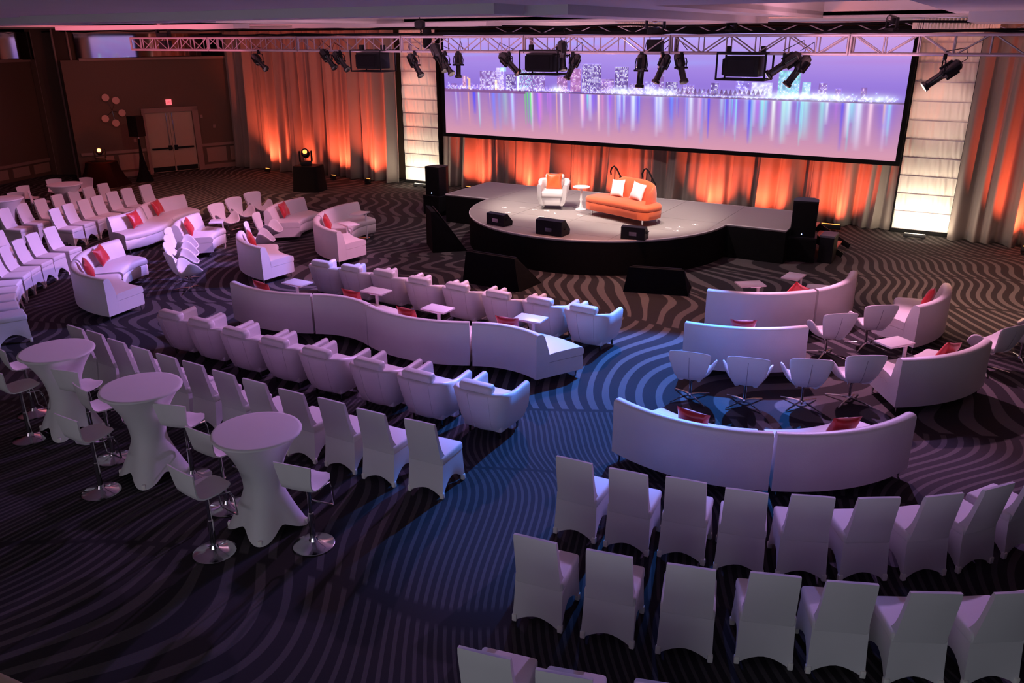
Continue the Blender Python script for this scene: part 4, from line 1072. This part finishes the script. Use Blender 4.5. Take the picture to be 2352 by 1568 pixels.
# ------------------------------------------------------------------ cocktail tables and bar stools
HT = make_high_table()
for x, y, lb in [(-5.85, 4.95, 'nearest of three tall spandex cocktail tables in the front left'), (-7.78, 5.07, 'middle one of three front tall spandex cocktail tables'), (-9.68, 5.28, 'farthest left of three front tall spandex cocktail tables'),
                 (-21.30, 12.75, 'far tall cocktail table near the wainscot wall'), (-20.62, 10.75, 'far tall cocktail table cut by left frame edge')]:
    place(HT, (x, y), 0, 'white ' + lb, 'table', 'tall spandex cocktail tables')
BS = make_stool()
for x, y, f, lb in [(-5.19, 4.92, 101, 'right of the nearest cocktail table, back to camera'), (-5.94, 4.34, 84, 'front left of the nearest cocktail table'), (-6.47, 4.97, 88, 'behind left of the nearest cocktail table'),
                    (-7.32, 5.22, 108, 'right of the middle cocktail table'), (-7.93, 4.49, 90, 'front left of the middle cocktail table'), (-8.50, 5.04, 78, 'behind left of the middle cocktail table'),
                    (-9.20, 5.24, 104, 'right of the farthest front cocktail table'), (-9.87, 4.84, 84, 'front left of farthest cocktail table, cut by frame'), (-10.54, 5.29, 76, 'far left by the frame, behind farthest front table'),
                    (-22.55, 13.20, -32, 'far stool behind the far cocktail table'), (-22.05, 13.72, -62, 'far stool right of the far cocktail table'),
                    (-22.15, 12.25, 8, 'far stool left of the far cocktail table, side view'), (-21.40, 11.45, -38, 'far stool behind the left edge cocktail table'), (-21.30, 12.02, 55, 'far thin edged stool between the two far cocktail tables')]:
    place(BS, (x, y), frot(f), 'white shell bar stool, ' + lb, 'stool', 'white shell bar stools')

# ------------------------------------------------------------------ stage furniture
ST = 0.75
sa = make_armchair('stage_armchair', 0.70)
place(sa, (-9.28, 17.74, ST), frot(291), 'white tub armchair on stage holding an orange pillow', 'armchair')
op = make_pillow(ORSATIN, 'orange_pillow', 0.40)
fr_ = Vector((math.cos(291 * D2R), math.sin(291 * D2R)))
op.location = (-9.28 - fr_.x * 0.10, 17.74 - fr_.y * 0.10, ST + 0.62)
op.rotation_euler = (Matrix.Rotation(frot(291), 3, 'Z') @ Matrix.Rotation(0.25, 3, 'X')).to_euler()
tag(op, 'shiny orange pillow on the white stage armchair', 'pillow')

t = empty('pedestal_table', (-8.55, 17.78, ST))
part('tabletop', MB().lathe([(0.19, 0.545), (0.205, 0.553), (0.205, 0.567), (0.19, 0.572)], n=32), WHSATIN, t)
part('stem', MB().lathe([(0.03, 0.03), (0.045, 0.08), (0.028, 0.14), (0.022, 0.2), (0.035, 0.25), (0.022, 0.30), (0.024, 0.46), (0.035, 0.545)], n=16), WHSATIN, t)
part('foot', MB().lathe([(0.135, 0.0), (0.135, 0.02), (0.09, 0.04), (0.045, 0.065)], n=28), WHSATIN, t)
tag(t, 'white round pedestal table on stage between armchair and sofa', 'table')

def orange_sofa():
    t = empty('orange_sofa', (-7.25, 17.33, ST), frot(-110))
    L2, D2 = 0.98, 0.40       # half length, half depth
    def outline(grow=0.0, n=64):
        pts = []
        for k in range(n):
            a = 2 * PI * k / n; e = 0.42
            x = (L2 + grow) * math.copysign(abs(math.cos(a)) ** e, math.cos(a)); y = (D2 + grow) * math.copysign(abs(math.sin(a)) ** 0.55, math.sin(a))
            y += -0.10 * (x / L2) ** 2 * (-1) + 0.0
            pts.append((x, y - 0.05))
        return pts
    def loft(levels):
        return MB().grid([[(x, y, z) for x, y in outline(g)] for z, g in levels], closed=True, cap=True)
    part('seat_base', loft([(0.13, -0.05), (0.15, -0.01), (0.28, 0.0), (0.315, -0.005), (0.32, -0.02)]), ORFAB, t, True, 60)
    part('seat_cushion', loft([(0.322, -0.02), (0.335, 0.0), (0.40, 0.005), (0.435, -0.02), (0.45, -0.06)]), ORFAB, t, True, 60)
    # arched back standing on the rear edge, from one quarter of the length to the far end, wrapping round it
    rows = []; n = 36
    for k in range(n + 1):
        s = k / n; x = 0.74 - 1.62 * s
        wrap = max(0.0, (s - 0.82) / 0.18)
        yb = -0.42 + 0.10 * (x / L2) ** 2 + 0.30 * wrap ** 2
        x = x + 0.10 * wrap ** 2
        top = 0.44 + 0.46 * min(1.0, math.sin(min(1.0, s / 0.28) * PI / 2)) ** 0.9
        if s > 0.6: top -= 0.20 * ((s - 0.6) / 0.4) ** 2.2
        th = 0.19 * (0.45 + 0.55 * min(1, s / 0.15))
        prof = []
        for a in range(13):
            an = PI * a / 12
            z = 0.36 if a in (0, 12) else 0.36 + (top - 0.36) * math.sin(an) ** 0.35
            prof.append((x, yb + th / 2 - math.cos(an) * th / 2 * (1 if z < top - .1 else .9), z))
        rows.append(prof)
    part('backrest', MB().grid(rows, closed=True, cap=True), ORFAB, t, True, 60)
    for x, y in ((-0.78, 0.22), (0.80, 0.22), (-0.78, -0.25), (0.78, -0.25)):
        part('leg', MB().lathe([(0.018, 0), (0.024, 0.14)], c=(x, y, 0), n=10), CHROME, t)
    tag(t, 'orange velvet kidney sofa with arched back on the stage', 'sofa')
    return t
osf = orange_sofa()
wpw = make_pillow(WHSATIN, 'white_pillow', 0.40)
Mz = Matrix.Rotation(frot(-110), 4, 'Z')
for i, (lx, lb) in enumerate(((0.36, 'white pillow on orange sofa nearer the pedestal table'), (-0.26, 'white pillow at the middle of orange sofa back'))):
    o = wpw if i == 0 else wpw.copy()
    if i: C.objects.link(o)
    p = Mz @ Vector((lx, -0.16, 0)); o.location = (-7.25 + p.x, 17.33 + p.y, ST + 0.645)
    o.rotation_euler = (Matrix.Rotation(frot(-110), 3, 'Z') @ Matrix.Rotation(0.30, 3, 'X') @ Matrix.Rotation(0.10 if i == 0 else -0.12, 3, 'Y')).to_euler()
    tag(o, lb, 'pillow', 'white pillows on the orange sofa')
# ------------------------------------------------------------------ lighting truss over the front of the stage
TY, TZ0, TZ1, TD = 15.0, 4.40, 4.69, 0.30
tr = empty('lighting_truss', (-8, TY, 4.55))
def tl(x, y, z): return (x + 8, y - TY, z - 4.55)
x = -20.75
while x < 3.6:
    x1 = x + 3.05
    sec = MB()
    for y in (TY, TY + TD):
        for z in (TZ0, TZ1):
            sec.tube([tl(x + 0.01, y, z), tl(x1 - 0.01, y, z)], 0.025, 8)
    for xx in (x + 0.02, x1 - 0.02):
        for y in (TY, TY + TD): sec.tube([tl(xx, y, TZ0), tl(xx, y, TZ1)], 0.022, 6)
        for z in (TZ0, TZ1): sec.tube([tl(xx, TY, z), tl(xx, TY + TD, z)], 0.022, 6)
        sec.box(tl(xx, TY, (TZ0 + TZ1) / 2), (0.02, 0.05, TZ1 - TZ0))
    so = part('truss_section', sec, ALU, tr)
    nb = 6; bw = 3.01 / nb
    for y in (TY, TY + TD):
        for k in range(nb):
            a, b = x + 0.02 + k * bw, x + 0.02 + (k + 1) * bw
            z0, z1 = (TZ0, TZ1) if k % 2 else (TZ1, TZ0)
            part('diagonal_brace', MB().tube([tl(a + 0.03, y, z0), tl(b - 0.03, y, z1)], 0.012, 6), ALU, so)
            if k: part('upright_brace', MB().tube([tl(a, y, TZ0), tl(a, y, TZ1)], 0.012, 6), ALU, so)
    x = x1
tag(tr, 'long aluminium box truss across the room carrying stage lights', 'truss')
t2 = empty('rear_truss', (-7.2, 20.4, 4.86))
x = -12.6
while x < -1.7:
    x1 = x + 3.6; sec = MB(); q = lambda a, b, c: (a + 7.2, b - 20.4, c - 4.86)
    for y in (20.4, 20.6):
        for z in (4.76, 4.96): sec.tube([q(x, y, z), q(x1, y, z)], 0.02, 6)
    so = part('truss_section', sec, ALU, t2)
    for k in range(7):
        a, b = x + k * 0.51, x + (k + 1) * 0.51
        z0, z1 = (4.76, 4.96) if k % 2 else (4.96, 4.76)
        part('diagonal_brace', MB().tube([q(a, 20.4, z0), q(b, 20.4, z1)], 0.012, 5), ALU, so)
    x = x1
tag(t2, 'second smaller truss close in front of the screen top', 'truss')
# cable bundle along the truss
rnd = random.Random(3); cb = MB()
for k in range(3):
    pts = []; x = -18.5
    while x < 3.5:
        pts.append((x, TY + 0.1 + 0.06 * k, TZ1 + 0.035 + 0.012 * k + rnd.uniform(-0.01, 0.02))); x += 0.5
    cb.tube(pts, 0.018, 5)
tag(part('cable_bundle', cb, BLACKCLOTH, None), 'black cable bundle lying along top of the lighting truss', 'cable')
cb = MB()
pts = [( -29 + i * 0.8, 17.6 + 0.02 * math.sin(i), 4.90 + 0.02 * math.sin(i * 1.7)) for i in range(41)]
cb.tube(pts, 0.022, 6)
tag(part('rigging_pipe', cb, BLACKCLOTH, None), 'long thin black pipe just under the ceiling behind the truss', 'pipe')

# ------------------------------------------------------------------ theatre fixtures
def make_ellipsoidal():
    """local: hangs from z=0 (truss chord); barrel axis along local +X tilted later by variants"""
    return None
def ellipsoidal(x, z, yaw, tilt, label, s=1.0, y=TY - 0.02, hang=None):
    t = empty('stage_spotlight', (x, y, z), yaw * D2R)
    R_ = Matrix.Rotation(tilt * D2R, 4, 'Y')
    def bar(prof, c=0, n=14):
        mb = MB().lathe(prof, n=n); mb.xform(R_ @ Matrix.Rotation(PI / 2, 4, 'Y')); return mb
    part('barrel', bar([(0.05 * s, -0.30 * s), (0.085 * s, -0.27 * s), (0.098 * s, -0.20 * s), (0.098 * s, -0.04 * s), (0.075 * s, -0.01 * s), (0.062 * s, 0.02 * s), (0.062 * s, 0.24 * s), (0.085 * s, 0.26 * s), (0.085 * s, 0.30 * s)]), GLOSSBLACK, t, True, 35)
    part('lens', bar([(0.02, 0.300 * s), (0.074 * s, 0.301 * s), (0.074 * s, 0.306 * s), (0.02, 0.312 * s)]), LAMP_WH if s == 1.0 and abs(tilt) < 80 else DARKCHROME, t)
    mb = MB().box((-0.12 * s, 0, 0.10 * s), (0.2 * s, 0.06 * s, 0.03 * s)); mb.box((-0.12 * s, 0, -0.10 * s), (0.2 * s, 0.06 * s, 0.03 * s)); mb.xform(R_)
    part('cooling_fin', mb, BLACK, t, False)
    hz = TZ0 - z - 0.03
    part('yoke', MB().tube([(0, -0.105 * s, 0), (0, -0.12 * s, 0.10), (0, -0.10 * s, hz - 0.06), (0, 0, hz - 0.04), (0, 0.10 * s, hz - 0.06), (0, 0.12 * s, 0.10), (0, 0.105 * s, 0)], 0.010, 6), BLACK, t)
    part('clamp', MB().box((0, 0, hz), (0.05, 0.07, 0.09), None, 0.01), BLACK, t)
    bk = R_ @ Vector((-0.30 * s, 0, 0))
    part('cable', MB().tube([bk, bk + Vector((-0.08, 0.0, 0.05)), bk + Vector((-0.05, 0.05, 0.22)), (0.02, 0.1, hz + 0.08)], 0.007, 5), BLACK, t)
    part('side_knob', MB().tube([(0, -0.14 * s, 0), (0, 0.14 * s, 0)], 0.018, 8), BLACK, t)
    tag(t, label, 'stage light', 'black stage spotlights hanging from the truss')
E_ = [(-15.94, 4.13, -10, 32, 'leftmost on the truss, over the drape corner', .95), (-13.72, 4.22, -10, 40, 'left of pair beside the left projector cage', .95), (-13.34, 4.18, -12, 38, 'orange tinted right of pair beside left projector cage', .95),
      (-11.24, 4.12, -15, 48, 'in front of the left light column', .95), (-10.60, 4.28, -20, 50, 'larger upper one of two at the screen left edge', 1.1), (-10.44, 4.14, -18, 42, 'lower one of two at screen left edge', .9),
      (-10.12, 4.14, -60, 75, 'small upright one near the screen left edge', .85), (-8.88, 4.18, -5, 38, 'left of the middle projector cage', .95), (-7.68, 4.34, -50, 70, 'dome topped upper one right of middle projector cage', .95),
      (-7.46, 4.14, -130, 62, 'lower one right of the middle projector cage', .85), (-6.04, 4.09, -90, 82, 'pointing straight down before the skyline, leftmost of three', 1.0), (-5.64, 4.13, -130, 65, 'middle of three hanging before the skyline', .9),
      (-5.27, 4.15, -40, 60, 'rightmost of three before skyline, orange tinted', .95), (-3.46, 4.22, -175, 35, 'upper one of two near the screen right edge', 1.0), (-3.22, 4.13, -150, 55, 'lower one of two near the screen right edge', .95),
      (-1.02, 4.10, -165, 38, 'single one before the right light column', 1.0)]
for x, z, yw, ti, lb, s in E_: ellipsoidal(x, z, yw, ti, 'black spotlight ' + lb, s)

def projector(x, z, label):
    t = empty('projector_rig', (x, TY + 0.05, z))
    part('projector_body', MB().box((0, 0, 0), (0.60, 0.45, 0.34), None, 0.02), BLACK, t)
    part('lens', MB().lathe([(0.07, 0), (0.08, 0.10), (0.075, 0.12)], n=20).xform(Matrix.Translation((0.12, 0.22, 0)) @ Matrix.Rotation(-PI / 2, 4, 'X')), DARKCHROME, t)
    part('lamp_house', MB().box((-0.30, 0, -0.01), (0.10, 0.38, 0.28), None, 0.02), BLACK, t)
    w_, d_, h_ = 0.42, 0.26, 0.22
    for sx in (-1, 1):
        for sy in (-1, 1):
            part('cage_post', MB().tube([(sx * w_, sy * d_, -h_), (sx * w_, sy * d_, h_)], 0.018, 6), BLACK, t)
    for sz in (-1, 1):
        part('cage_frame', MB().tube([(-w_, -d_, sz * h_), (w_, -d_, sz * h_), (w_, d_, sz * h_), (-w_, d_, sz * h_), (-w_, -d_, sz * h_)], 0.015, 6), BLACK, t)
    for sx in (-0.3, 0.3):
        part('clamp', MB().box((sx, 0, h_ + 0.05), (0.08, 0.1, 0.12), None, 0.015), BLACK, t)
    part('vent_panel', MB().box((0.0, -0.228, 0.0), (0.46, 0.008, 0.22)), DARKCHROME if False else BLACK, t, False)
    tag(t, label, 'projector', 'caged projectors hung from the truss')
projector(-12.46, 4.20, 'caged projector on the truss over the left drapes')
projector(-8.11, 4.21, 'caged projector on truss at the middle of the screen')
projector(-4.14, 4.19, 'caged projector on truss over right part of the skyline')

def moving_head(loc, label, up=True, s=1.0, lensm=None, yaw=0.0, headtilt=1.0):
    t = empty('moving_head_light', loc, yaw)
    d = 1 if up else -1
    part('base', MB().box((0, 0, 0.05 * d * s), (0.30 * s, 0.26 * s, 0.10 * s), None, 0.015), BLACK, t)
    for sx in (-1, 1):
        part('yoke_arm', MB().box((sx * 0.16 * s, 0, 0.24 * d * s), (0.05 * s, 0.14 * s, 0.30 * s), None, 0.02), BLACK, t)
    R_ = Matrix.Translation((0, 0, 0.32 * d * s)) @ Matrix.Rotation(headtilt, 4, 'X')
    part('head', MB().lathe([(0.05 * s, -0.18 * s), (0.11 * s, -0.14 * s), (0.125 * s, 0), (0.105 * s, 0.14 * s), (0.10 * s, 0.17 * s)], n=18).xform(R_), GLOSSBLACK, t)
    part('lens', MB().lathe([(0.02 * s, 0.171 * s), (0.06 * s, 0.172 * s), (0.055 * s, 0.182 * s), (0.02 * s, 0.186 * s)], n=18).xform(R_), lensm or DARKCHROME, t)
    tag(t, label, 'stage light', 'moving head lights')
for x, lb in ((-19.55, 'moving head light standing on the far left truss end'), (-5.87, 'large moving head light on truss above screen right half')):
    moving_head((x, TY + 0.15, TZ1 + 0.03), lb, True, 1.0, yaw=0.4, headtilt=1.45)
    t = empty('dimmer_box', (x + 0.02, TY + 0.15, 4.50)); part('box_body', MB().box((0, 0, 0), (0.26, 0.22, 0.26), None, 0.01), BLACK, t); part('safety_cable', MB().tube([(0.1, 0, 0.13), (0.16, 0, 0.25), (0.12, 0, 0.35)], 0.008, 5), BLACK, t)
    tag(t, 'black box inside the truss under the %s moving head' % ('far left' if x < -10 else 'large'), 'box')
for x, y, z, lb in ((-4.46, 15.15, 4.74, 'small blue tinted moving head above right projector cage'), (-1.87, 15.15, 4.74, 'small moving head on truss above the right light column')):
    moving_head((x, y, z), lb, True, 0.55, yaw=-0.5, headtilt=1.3)
# chain hoist over the left column
t = empty('chain_hoist', (-11.2, TY + 0.15, 4.70))
part('motor', MB().box((0, 0, 0.24), (0.22, 0.16, 0.16), None, 0.05, 3), BLACK, t)
part('chain', MB().tube([(0, 0, 0.32), (0, 0, 0.55)], 0.012, 5), BLACK, t)
part('hook', MB().tube([(0, 0, 0.16), (0.03, 0, 0.10), (0, 0, 0.05), (0, 0, -0.02)], 0.018, 6), BLACK, t)
part('chain_bag', MB().lathe([(0.05, -0.25), (0.09, -0.22), (0.10, 0.10), (0.09, 0.14)], c=(0.18, 0, 0), n=14), BLACKCLOTH, t)
tag(t, 'black chain hoist with bag lifting truss at left column', 'hoist')
t = empty('rigging_block', (-8.05, 20.5, 4.93))
part('block', MB().box((0, 0, 0.0), (0.35, 0.2, 0.12), None, 0.02), BLACK, t)
part('strap', MB().box((0, 0, -0.1), (0.06, 0.1, 0.12)), BLACKCLOTH, t, False)
tag(t, 'small black rigging block on the rear truss over screen', 'rigging')

# ------------------------------------------------------------------ left side equipment
t = empty('plinth', (-19.3, 19.75, 0), 0.30)
part('plinth_cloth', MB().grid([[(math.copysign(abs(math.cos(a)) ** .35, math.cos(a)) * 0.42 * (1 + 0.12 * (1 - v)) * (1 + 0.02 * math.sin(a * 9) * (1 - v)), math.copysign(abs(math.sin(a)) ** .35, math.sin(a)) * 0.36 * (1 + 0.12 * (1 - v)) * (1 + 0.02 * math.sin(a * 9) * (1 - v)), 0.80 * v) for a in [2 * PI * k / 40 for k in range(40)]] for v in (0, .25, .5, .75, .97, 1.0)], closed=True, cap=True), BLACKCLOTH, t, True, 50)
part('plinth_top', MB().box((0, 0, 0.80), (0.74, 0.62, 0.02), None, 0.008), BLACK, t, False)
tag(t, 'black cloth covered plinth before the left orange drapes', 'plinth')
moving_head((-19.38, 19.75, 0.815), 'moving head light on black plinth with glowing orange lens', True, 1.15, LAMP_OR, yaw=0.7, headtilt=1.2)

t = empty('speaker_stand', (-25.7, 18.3, 0))
part('stand_cover', MB().lathe([(0.30, 0.0), (0.16, 0.35), (0.07, 0.8), (0.035, 1.2), (0.03, 1.45)], n=16), BLACKCLOTH, t)
part('collar', MB().lathe([(0.04, 1.44), (0.045, 1.46), (0.03, 1.52)], n=12), DARKCHROME, t)
tag(t, 'black speaker stand with scrim cover beside the double doors', 'stand')
t = empty('stand_speaker', (-25.7, 18.3, 1.52), 0.1)
part('cabinet', MB().prism([(-0.22, -0.18), (0.22, -0.18), (0.15, 0.2), (-0.15, 0.2)], 0, 0.68), BLACK, t, False)
part('grille', MB().box((0, -0.186, 0.34), (0.40, 0.010, 0.64)), BLACKCLOTH, t, False)
part('badge', MB().box((0, -0.193, 0.03), (0.03, 0.004, 0.015)), DARKCHROME, t, False)
tag(t, 'black loudspeaker on tall stand left of the double doors', 'speaker')

t = empty('draped_plinth', (-26.2, 17.1, 0), 0.5)
rows = []
for v in (0, .2, .4, .6, .8, .96, 1.0):
    rows.append([((0.46 + 0.30 * (1 - v) ** 1.5) * (1 + 0.05 * math.sin(7 * a) * (1 - v)) * math.copysign(abs(math.cos(a)) ** .5, math.cos(a)), (0.36 + 0.26 * (1 - v) ** 1.5) * (1 + 0.05 * math.sin(9 * a) * (1 - v)) * math.copysign(abs(math.sin(a)) ** .5, math.sin(a)), 0.78 * v) for a in [2 * PI * k / 48 for k in range(48)]])
part('cloth', MB().grid(rows, closed=True, cap=True), CLOTHRED, t, True, 60)
part('lamp_tray', MB().box((0, 0, 0.79), (0.5, 0.4, 0.02), None, 0.005), BLACK, t)
tag(t, 'dark red cloth draped plinth by the left wall under orange lamp', 'plinth')
moving_head((-26.2, 17.1, 0.805), 'very bright orange lamp on draped plinth by left wall', True, 1.0, mat('lamp_lens_star', (1, .5, .2, 1), 0.3, emit=(1.0, 0.30, 0.06, 1), estr=9), yaw=-2.2 + PI, headtilt=1.25)
l = bpy.data.lights.new('orange_star_light', 'POINT'); l.energy = 13; l.color = (1, 0.16, 0.05); l.shadow_soft_size = 0.06
o = bpy.data.objects.new('orange_star_light', l); C.objects.link(o); o.location = (-25.75, 16.85, 1.15)
# amber glow of the doors and wall
spot('wall_wash', (-19.0, 15.0, 4.3), (-26.5, 20.0, 1.8), (1.0, 0.50, 0.36), 150, 70, 0.8)

# ------------------------------------------------------------------ draped confidence monitors in front of the stage
def confidence(x, y, deg, w_, h_, d_, label):
    t = empty('confidence_monitor', (x, y, 0), frot(deg))
    hw = w_ / 2
    part('black_drape', MB().grid([[(sx * hw * k1, -0.06, z) for sx, k1, z in ((-1, 1.08, 0), (-1, 1, h_ * .5), (-1, .92, h_), (1, .92, h_), (1, 1, h_ * .5), (1, 1.1, 0))], [(sx * hw * k1, yy, z) for sx, k1, z, yy in ((-1, 1.12, 0, d_), (-1, 1, h_ * .5, d_ * .55), (-1, .9, h_ * .98, 0.05), (1, .9, h_ * .98, 0.05), (1, 1, h_ * .5, d_ * .55), (1, 1.14, 0, d_))]], closed=True, cap=True), BLACKCLOTH, t, False)
    part('monitor_screen', MB().grid([[(-hw * .8, d_ * .98 * (1 - 0.15) + 0.02, 0.15 * h_), (-hw * .8, 0.10, h_ * .95)], [(hw * .8, d_ * .98 * (1 - 0.15) + 0.02, 0.15 * h_), (hw * .8, 0.10, h_ * .95)]]), GLOSSBLACK, t, False)
    part('bezel', MB().tube([(-hw * .82, d_ * .86, 0.14 * h_), (hw * .82, d_ * .86, 0.14 * h_), (hw * .82, 0.10, h_ * .97), (-hw * .82, 0.10, h_ * .97), (-hw * .82, d_ * .86, 0.14 * h_)], 0.015, 6), BLACK, t)
    tag(t, label, 'monitor', 'black draped monitors facing the stage')
confidence(-11.25, 15.35, 45, 0.85, 0.95, 0.75, 'black draped monitor wedge left of the curved stage front')
confidence(-8.35, 13.35, 88, 1.25, 0.66, 0.75, 'large black draped monitor behind rear armchair row')
confidence(-5.35, 14.55, 105, 1.15, 0.5, 0.6, 'black draped monitor before stage on the right, in shadow')

# balcony rail at the bottom left corner, close to the camera
br = empty('trim_16'); br['kind'] = 'structure'
part('rail_cap', MB().tube([(-1.30, 0.313, 3.95), (-0.975, 0.345, 3.95), (-0.70, 0.373, 3.95)], 0.028, 12), CREAM, br)
